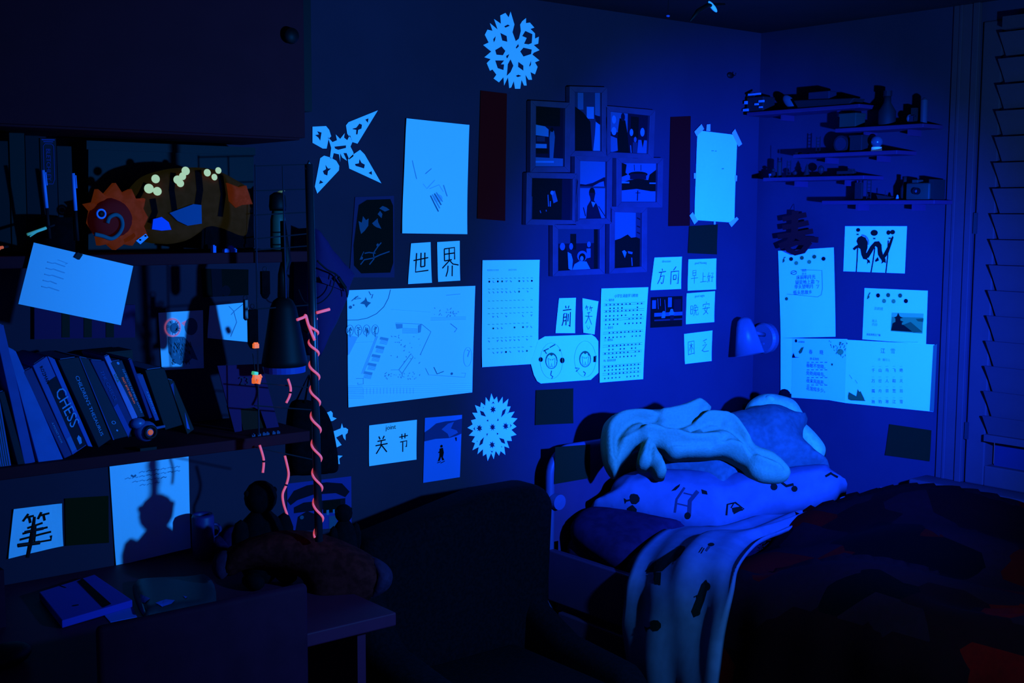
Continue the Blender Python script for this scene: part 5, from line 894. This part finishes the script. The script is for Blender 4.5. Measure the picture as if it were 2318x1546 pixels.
mk('paw', blob([(700,1350),(740,1345),(760,1372),(740,1392),(708,1386)], (-2.0,-.46,.80), nv, .03, .03, .02), FX, t, smooth=True)
def teddy(px, py, yy, r, label):
    p = at(px, py, y=yy); t = thing('teddy_toy', label, 'soft toy', (p.x, p.y, .74)); k = r/.02
    mk('head', ell(p, (r, r, r*1.05)), BLACKF, t, smooth=True); b0 = (p.z-r-.74)/2
    for s_ in (-1, 1):
        mk('ear', ell(p+Vector((s_*.93*r, 0, .35*r)), (.16*r, .2*r, .2*r), 10), BLACKF, t, smooth=True)
        mk('arm', ell(Vector((p.x+s_*1.45*r, p.y-.2*r, .74+b0*1.35)), (.6*r, .6*r, b0*.6), 10), BLACKF, t, smooth=True); mk('leg', ell(Vector((p.x+s_*1.1*r, p.y-r, .74+.5*r)), (.6*r, 1.0*r, .5*r), 10), BLACKF, t, smooth=True)
    mk('body', ell(Vector((p.x, p.y, .74+b0*1.05)), (1.6*r, 1.4*r, b0*1.1)), BLACKF, t, smooth=True)
teddy(778, 1162, -.40, .020, 'small black round-headed soft toy at the right end of the desk')
teddy(590, 1126, -.335, .036, 'larger dark teddy added to shadow the handwritten sheet, behind the brown soft toy')  # figure added so that its shadow falls on the note sheet
# ------------------------------------------------------------------ armchair
ac = thing('armchair', 'dark navy upholstered armchair between desk and bed', 'armchair', (-1.46, -.5, 0))
def rbox(nm, x0, x1, y0, y1, z0, z1, b=.05): return mk(nm, bx(x0, x1, y0, y1, z0, z1), NAVY, ac, bevel=b, seg=5)
def prof(nm, x0, x1, pts, b=.035):
    P = [Vector((x0, y, z)) for y, z in pts]; return mk(nm, slab(P, (x1-x0, 0, 0)), NAVY, ac, bevel=b, seg=4)
mk('backrest', slab([(-1.77, -.20, .775), (-1.74, -.17, .30), (-1.17, -.17, .30), (-1.17, -.20, .80), (-1.22, -.20, .845), (-1.40, -.20, .845)], (0, -.12, 0)), NAVY, ac, bevel=.04, seg=5)
def sarm(x0, x1, pts, k): return mk('arm', slab([Vector((x0-k*(-y-.2), y, z)) for y, z in pts], (x1-x0, 0, 0)), NAVY, ac, bevel=.035, seg=4)
sarm(-1.25, -1.165, [(-.16, .15), (-.16, .80), (-.28, .80), (-.31, .52), (-.45, .475), (-.70, .475), (-.76, .43), (-.76, .15)], .13)
sarm(-1.86, -1.76, [(-.16, .15), (-.16, .74), (-.26, .78), (-.36, .70), (-.46, .57), (-.72, .52), (-.78, .46), (-.78, .15)], -.05)
rbox('seat_cushion', -1.75, -1.30, -.80, -.30, .30, .44, .04); rbox('base', -1.80, -1.14, -.74, -.18, .12, .30, .02)
for sx in (-1.78, -1.17):
    for sy in (-.70, -.22): mk('leg', lathe([(0, 0), (.014, 0), (.022, .125), (0, .125)], (sx, sy, 0), n=12), BLACK, ac)
# ------------------------------------------------------------------ bed
bd = thing('bed', 'white single bed with a rounded headboard in the room corner', 'bed', (-.5, -1.03, 0))
hb = []
r = .075; xl, xr, zt = -.985, -.015, .868
pts = [(xl, .05)]+[(xl+r-r*math.cos(t), zt-r+r*math.sin(t)) for t in [i*math.pi/16 for i in range(9)]]+[(xr-r+r*math.sin(t), zt-r+r*math.cos(t)) for t in [i*math.pi/16 for i in range(9)]]+[(xr, .05)]
mk('headboard', slab([(x, -.085, z) for x, z in pts], (0, .03, 0)), HEADB, bd, bevel=.002)
rm = mk('headboard_rim', join(*[tube([(x, -.075, z) for x, z in pts], .0135, 10)]), mat('rim_lit_paint', (.12, .05, .08), .5, .25), bd, smooth=True)  # rim coloured paler than the board for the light along its edge
mk('side_rail', bx(-1.0, -.975, -.085, -2.02, .43, .58), HEADB, bd, bevel=.004); mk('side_rail', bx(-.03, -.008, -.085, -2.02, .43, .58), HEADB, bd, bevel=.004)
mk('footboard', bx(-.99, -.012, -2.02, -2.05, .05, .70), HEADB, bd, bevel=.006); mk('drawer', bx(-1.0, -.98, -.13, -2.0, .08, .405), HEADB, bd, bevel=.004); mk('slat_base', bx(-.975, -.03, -.09, -2.02, .40, .43), HEADB, bd)
mk('post', bx(-.998, -.960, -.085, -.05, 0, .60), HEADB, bd)
kn = at(1267, 1137, y=-.11); mk('knob', lathe([(0, 0), (.020, 0), (.0225, .004), (.0225, .026), (0, .028)], (kn.x, -.085, kn.z), (0, -1, 0)), mat('knob_white', (.12, .06, .10), .5), bd, smooth=False)
gq = [at(a, b, y=-.0905) for a, b in ((1257,1012),(1336,1006),(1336,1082),(1255,1096))]
s = Sheet(gq, NB, 0); tag(mk('green_note', s.body(4), GREENN), 'dark green card stuck on the bed headboard', 'note card', 'dark green cards')
mt = thing('mattress', 'mattress in a dark navy fitted sheet on the bed', 'mattress', (-.5, -1.05, .43)); mk('mattress', bx(-.968, -.035, -.10, -2.0, .43, .625), mat('navy_sheet', (.05, .006, .016), .95, .03, 40, .2, bump=.2), mt, bevel=.05, seg=5)
mk('fold', blob([(1292,1200),(1310,1168),(1350,1155),(1420,1160),(1500,1180),(1560,1192),(1500,1215),(1450,1262),(1400,1270),(1340,1240)], (-.85,-.35,.63), (-.2,-.2,1), .035, .06, .03), mat('navy_sheet', (0,0,0)), mt, smooth=True)
# printed pillow
PN = Vector((-.55,-.45,.70))
gp = blob([(1338,1150),(1356,1132),(1378,1118),(1390,1096),(1420,1078),(1470,1068),(1560,1070),(1640,1074),(1720,1074),(1800,1062),(1868,1058),(1886,1072),(1918,1094),(1905,1102),(1888,1122),(1840,1140),(1772,1152),(1700,1170),(1640,1198),(1600,1200),(1540,1190),(1480,1178),(1420,1166),(1372,1158)], (-.62,-.40,.71), PN, .085, .14, .06,
  [([(1350,1150),(1400,1140),(1430,1110)], .006, .012), ([(1366,1140),(1392,1118)], -.006, .008), ([(1700,1180),(1660,1140),(1640,1100)], -.018, .03), ([(1780,1150),(1830,1120),(1890,1108)], -.012, .018), ([(1420,1160),(1440,1130),(1480,1110)], .006, .02)], step=.009)
pl = thing('printed_pillow', 'white pillow printed with trees and vehicles lying at the head of the bed', 'pillow', tuple(at(1600, 1200, z=.63))); pc = mk('pillow', gp, SHEETW, pl, smooth=True)
gpv = bvh(gp); KD = mat('cotton_print_dark', (.006, .006, .003), .95, .02); KM = mat('cotton_print_mid', (.06, .022, .026), .95, .02)
def tree(x, y, s, a=0):
    f = lambda u, v: (x+s*(u*math.cos(a)-v*math.sin(a)), y+s*(u*math.sin(a)+v*math.cos(a)))
    return [[f(*p) for p in ((-.5,-.2),(-.35,-.55),(0,-.7),(.3,-.6),(.5,-.25),(.42,.1),(.1,.25),(-.3,.2),(-.5,.05))], [f(*p) for p in ((-.06,.2),(.1,.2),(.12,.6),(.3,.75),(-.25,.75),(-.05,.55))]]
def motifs(bv, dark, mid, parent, nm='printed_motif'):
    for g, m_ in [(decal(bv, p, .0022), KD) for p in dark]+[(decal(bv, p, .0016), KM) for p in mid]:
        if g[1]: mk(nm, g, m_, parent)
car = [[(1642,1168),(1646,1144),(1655,1136),(1672,1140),(1680,1150),(1684,1158),(1664,1162),(1652,1168)]]
motifs(gpv, tree(1432,1130,24,1.4)+[circ((1557,1167),7,10,8), [(1520,1112),(1530,1102),(1540,1096),(1538,1102),(1530,1110)], [(1422,1166),(1420,1150),(1432,1142),(1442,1152),(1440,1168)], [(1588,1108),(1600,1112),(1602,1120),(1590,1118)]]+[pline([(1644,1166),(1646,1142),(1664,1138),(1684,1152),(1660,1162)],4), pline([(1654,1150),(1660,1140)],2.5), [(1656,1150),(1676,1146),(1682,1156),(1658,1160)]]+[circ((1752,1102),8,10), circ((1798,1106),7,10), pline([(1738,1082),(1748,1096),(1766,1090),(1780,1100),(1796,1096)],6)]+[pline([(1868,1078),(1880,1072),(1896,1080)],5)], [pline([(1528,1160),(1532,1130),(1550,1104)],5), pline([(1560,1168),(1562,1134),(1580,1112)],9), pline([(1534,1140),(1560,1146)],3), pline([(1548,1116),(1572,1122)],3)], pc)
# grey blanket heap
BN = Vector((-.5,-.5,.7))
gb = blob([(1392,1064),(1420,1030),(1480,985),(1560,960),(1640,945),(1700,930),(1760,925),(1800,940),(1828,945),(1818,975),(1822,1005),(1850,1030),(1874,1048),(1872,1062),(1820,1060),(1740,1070),(1700,1085),(1660,1105),(1640,1140),(1610,1128),(1580,1100),(1540,1078),(1480,1070),(1430,1070)], (-.52,-.36,.80), BN, .09, .14, .10,
  [([(1500,1060),(1560,1045),(1640,1060)], -.012, .02), ([(1640,1110),(1680,1068),(1740,1055)], .014, .016), ([(1660,1118),(1700,1082),(1760,1068)], -.010, .010), ([(1690,945),(1720,990),(1735,1030)], -.010, .014), ([(1740,950),(1770,990),(1830,1030)], .010, .03), ([(1840,1035),(1790,1058),(1720,1064)], -.01, .012)], step=.010)
tag(mk('grey_blanket', gb, GREYB, smooth=True), 'crumpled grey-blue blanket heaped on the pillow', 'blanket')
# white knitted throw
TN = Vector((-.45,-.6,.65))
gt = blob([(1392,1066),(1372,1040),(1363,1000),(1365,965),(1385,942),(1410,934),(1450,930),(1500,928),(1540,918),(1570,907),(1590,910),(1610,920),(1606,932),(1640,936),(1670,948),(1692,978),(1712,1010),(1750,1025),(1780,1052),(1790,1068),(1782,1080),(1760,1084),(1725,1080),(1702,1066),(1688,1048),(1670,1036),(1640,1022),(1600,1024),(1560,1024),(1525,1026),(1500,1008),(1484,1004),(1490,1020),(1506,1050),(1508,1068),(1490,1070),(1474,1050),(1462,1052),(1448,1048),(1444,1030),(1452,1004),(1440,1002),(1425,1020),(1408,1040)], (-.60,-.44,.87), TN, .034, .05, .05,
  [([(1380,1040),(1378,980),(1420,945),(1470,950)], 0.0203, .014), ([(1392,1040),(1396,1000),(1430,965),(1480,960)], -0.0203, .010), ([(1440,1000),(1470,985),(1520,990),(1560,1002),(1620,1000)], 0.0174, .010), ([(1470,1000),(1520,1012),(1580,1012),(1640,1006)], -0.0145, .006), ([(1460,972),(1520,978),(1570,960),(1600,925)], -0.0203, .010), ([(1500,945),(1550,935),(1590,915)], 0.0203, .014), ([(1575,970),(1600,950),(1650,955),(1690,1000)], 0.0203, .010), ([(1590,985),(1640,980),(1680,1010),(1700,1040)], -0.0174, .008), ([(1620,1010),(1670,1020),(1710,1050),(1760,1070)], 0.0174, .009), ([(1560,985),(1600,970),(1630,970)], -0.0174, .008), ([(1720,1040),(1750,1050),(1775,1068)], -0.0116, .008), ([(1455,1040),(1465,1005),(1480,1000),(1495,1030),(1502,1060)], 0.0145, .006), ([(1470,1045),(1474,1015)], -0.0174, .006), ([(1412,1010),(1450,990),(1500,975)], 0.0174, .010)], step=.0075)
tag(mk('knitted_throw', gt, THROW, smooth=True), 'bright white knitted throw thrown over the blanket heap', 'throw')
# white plush bear lying behind
t = thing('plush_bear', 'white plush bear with a dark ear lying behind the blanket heap', 'soft toy', tuple(at(1780, 1040, x=-.2)))
XN = Vector((-.8,-.5,.3))
mk('head', blob([(1686,942),(1692,915),(1712,898),(1738,891),(1768,895),(1796,905),(1812,925),(1820,950),(1780,965),(1720,960)], (-.24,-.30,.93), XN, .06, .07, .05), BEARW, t, smooth=True); mk('body', blob([(1800,950),(1822,958),(1850,985),(1868,1012),(1862,1036),(1846,1040),(1818,1016),(1800,990)], (-.26,-.42,.90), XN, .045, .05, .04), BEARW, t, smooth=True); e = at(1776, 893, x=-.19); mk('ear', ell(e, (.012, .022, .018), 12), BLACKF, t, smooth=True); e2 = at(1690, 922, x=-.22); mk('ear', ell(e2, (.012, .016, .014), 12), BLACKF, t, smooth=True)
mk('muzzle', ell(at(1742, 905, x=-.27), (.014, .02, .014), 12), BEARW, t, smooth=True); mk('nose', ell(at(1700, 925, x=-.26), (.005, .006, .004), 8), BLACKF, t, smooth=True)
# printed duvet running along the pillow and down the bed side
rows = [[at(1912,1118,z=.72), at(1910,1128,z=.72), at(1908,1140,z=.71)],
 [at(1765,1160,z=.685), at(1780,1170,z=.70), at(1800,1186,z=.69)],
 [at(1640,1192,z=.67), at(1690,1196,z=.70), at(1745,1212,z=.69)],
 [at(1530,1188,z=.66), at(1610,1212,z=.69), at(1705,1240,z=.69)],
 [at(1464,1240,z=.645), at(1560,1262,z=.675), at(1668,1285,z=.685)],
 [at(1431,1308,x=-1.03), at(1530,1330,x=-1.045), at(1652,1350,x=-1.05)],
 [at(1412,1370,x=-1.05), at(1520,1400,x=-1.075), at(1642,1420,x=-1.075)],
 [at(1398,1428,x=-1.07), at(1510,1470,x=-1.10), at(1632,1500,x=-1.10)],
 [at(1410,1520,x=-1.085), at(1505,1545,x=-1.115), at(1618,1570,x=-1.115)],
 [at(1430,1640,x=-1.10), at(1510,1650,x=-1.12), at(1605,1660,x=-1.12)]]
gd = loft(rows, 10, 7, .012, lambda u, v: .009*math.sin(u*11+v*5)*min(1, v*5)+.005*math.sin(u*23-v*9)+.006*math.sin(v*14+u*4))
dv = thing('printed_duvet', 'white duvet printed with vehicles and trees draped over the bed side', 'duvet', tuple(at(1520, 1546, x=-1.02))); dc = mk('duvet', gd, SHEETW, dv, smooth=True); gdv = bvh(gd)
motifs(gdv, tree(1480,1418,26,1.25)+[circ((1601,1328),9,12,10), circ((1578,1386),9,12,9), [(1590,1322),(1600,1312),(1606,1324),(1596,1360),(1584,1392),(1572,1398),(1566,1384),(1576,1360)], circ((1610,1234),7,10,4), circ((1488,1312),8,10,12), [(1462,1294),(1478,1276),(1528,1244),(1552,1240),(1540,1258),(1500,1294)], [(1530,1242),(1540,1236),(1552,1238),(1546,1246)], [(1480,1296),(1498,1296),(1496,1326),(1484,1318)]]+[pline([(1582,1252),(1590,1240)],2), pline([(1587,1254),(1594,1242)],2), pline([(1572,1352),(1578,1348),(1580,1360)],3)], [[(1478,1290),(1500,1262),(1530,1246),(1512,1272),(1494,1292)], pline([(1598,1248),(1606,1238)],5)], dc)
# dark fringed patchwork blanket
pm = bpy.data.materials.new('patchwork_wool'); pm.use_nodes = True; nt = pm.node_tree; b = nt.nodes['Principled BSDF']; b.inputs['Roughness'].default_value = .95; b.inputs['Specular IOR Level'].default_value = .02
tcn = nt.nodes.new('ShaderNodeTexCoord'); vo = nt.nodes.new('ShaderNodeTexVoronoi'); vo.inputs['Scale'].default_value = 5.5; vo.distance = 'CHEBYCHEV'; nt.links.new(tcn.outputs['Object'], vo.inputs['Vector'])
sp2 = nt.nodes.new('ShaderNodeSeparateColor'); nt.links.new(vo.outputs['Color'], sp2.inputs['Color']); rp = nt.nodes.new('ShaderNodeValToRGB'); rp.color_ramp.interpolation = 'CONSTANT'
for k, (po_, c) in enumerate(((0, (.03,.0010,.0008)), (.3, (.04,.0022,.0026)), (.55, (.28,.001,.0004)), (.7, (.003,.0006,.0004)), (.85, (.18,.0012,.0004)))):
    el = rp.color_ramp.elements[k] if k < 2 else rp.color_ramp.elements.new(po_); el.position = po_; el.color = (*c, 1)
nt.links.new(sp2.outputs['Red'], rp.inputs['Fac']); nz = nt.nodes.new('ShaderNodeTexNoise'); nz.inputs['Scale'].default_value = 70; nt.links.new(tcn.outputs['Object'], nz.inputs['Vector']); mx = nt.nodes.new('ShaderNodeMix'); mx.data_type = 'RGBA'; mx.blend_type = 'MULTIPLY'; mx.inputs[0].default_value = .5; nt.links.new(rp.outputs['Color'], mx.inputs[6]); nt.links.new(nz.outputs['Color'], mx.inputs[7]); nt.links.new(mx.outputs[2], b.inputs['Base Color'])
def hz(x, y):   # height of the heaped blanket over the bed
    h = .70+.035*math.sin(x*7+y*3)+.03*math.sin(x*3-y*9+1)+.016*math.sin(x*19+y*13)
    h += .03*math.exp(-((x+.22)/.2)**2-((y+.72)/.22)**2)+.04*math.exp(-((x+.12)/.15)**2-((y+1.02)/.14)**2)+.05*math.exp(-((x+.5)/.25)**2-((y+1.2)/.3)**2)
    return max(h, .655)
rows = []
NX, NY = 26, 34
for j in range(NY+1):
    f = j/NY; row = []
    for i in range(NX+1):
        u_ = i/NX
        if u_ < .36:   # hanging side
            k = u_/.36; z = .10+.52*k; y = -.73-.03*(1-k)-.02*math.sin(k*5)-1.27*f; x = -1.028+.010*math.sin(y*17+z*3)+.006*math.sin(y*41+z*7); row.append((x, y, z))
        else:
            k = (u_-.36)/.64; x = -1.02+1.0*k; y0 = -.72+.34*min(1, k*1.1)+.03*math.sin(k*9); y = y0+(-2.02-y0)*f; z = hz(x, y); e = min(1, k/.12); z = z*e+(.64+.03*e)*(1-e); e2 = min(1, f/.05); row.append((x, y, z-.03*(1-e2)))
    rows.append(row)
V = [Vector(p) for r in rows for p in r]; m = NX+1
def bl_grid(rows, th=.012):
    return loft(rows, 2, 2, th)
gbk = bl_grid(rows); pb = thing('patchwork_blanket', 'dark brown and rust fringed patchwork blanket heaped over the bed', 'blanket', (-.55, -1.3, .3)); pk = mk('blanket', gbk, pm, pb, smooth=True)
fr = []
for i in range(0, 150):   # fringe along the front hem, uncountable threads
    u_ = i/149*NX; i0 = min(int(u_), NX-1); a = Vector(rows[0][i0]).lerp(Vector(rows[0][i0+1]), u_-i0); d = Vector((-.25+random.uniform(-.4,.4), .8, -.5+random.uniform(-.4,.4))).normalized()
    fr.append(tube([a, a+d*.018, a+d*random.uniform(.03,.045)+Vector((0,0,-.012))], .0016, 4))
fo = mk('fringe', join(*fr), mat('fringe_wool', (.004, .002, .003), .95), pb); fo['kind'] = 'stuff'
t = tag(mk('white_cloth', blob([(1990,1102),(2030,1106),(2060,1095),(2108,1088),(2085,1102),(2050,1114),(2015,1114)], at(2050,1105,x=-.10), (-.5,-.3,.8), .012, .02, .004), mat('cloth_corner', (.15,.05,.07), .9), smooth=True), 'corner of a white cloth between blanket and window sill', 'cloth')
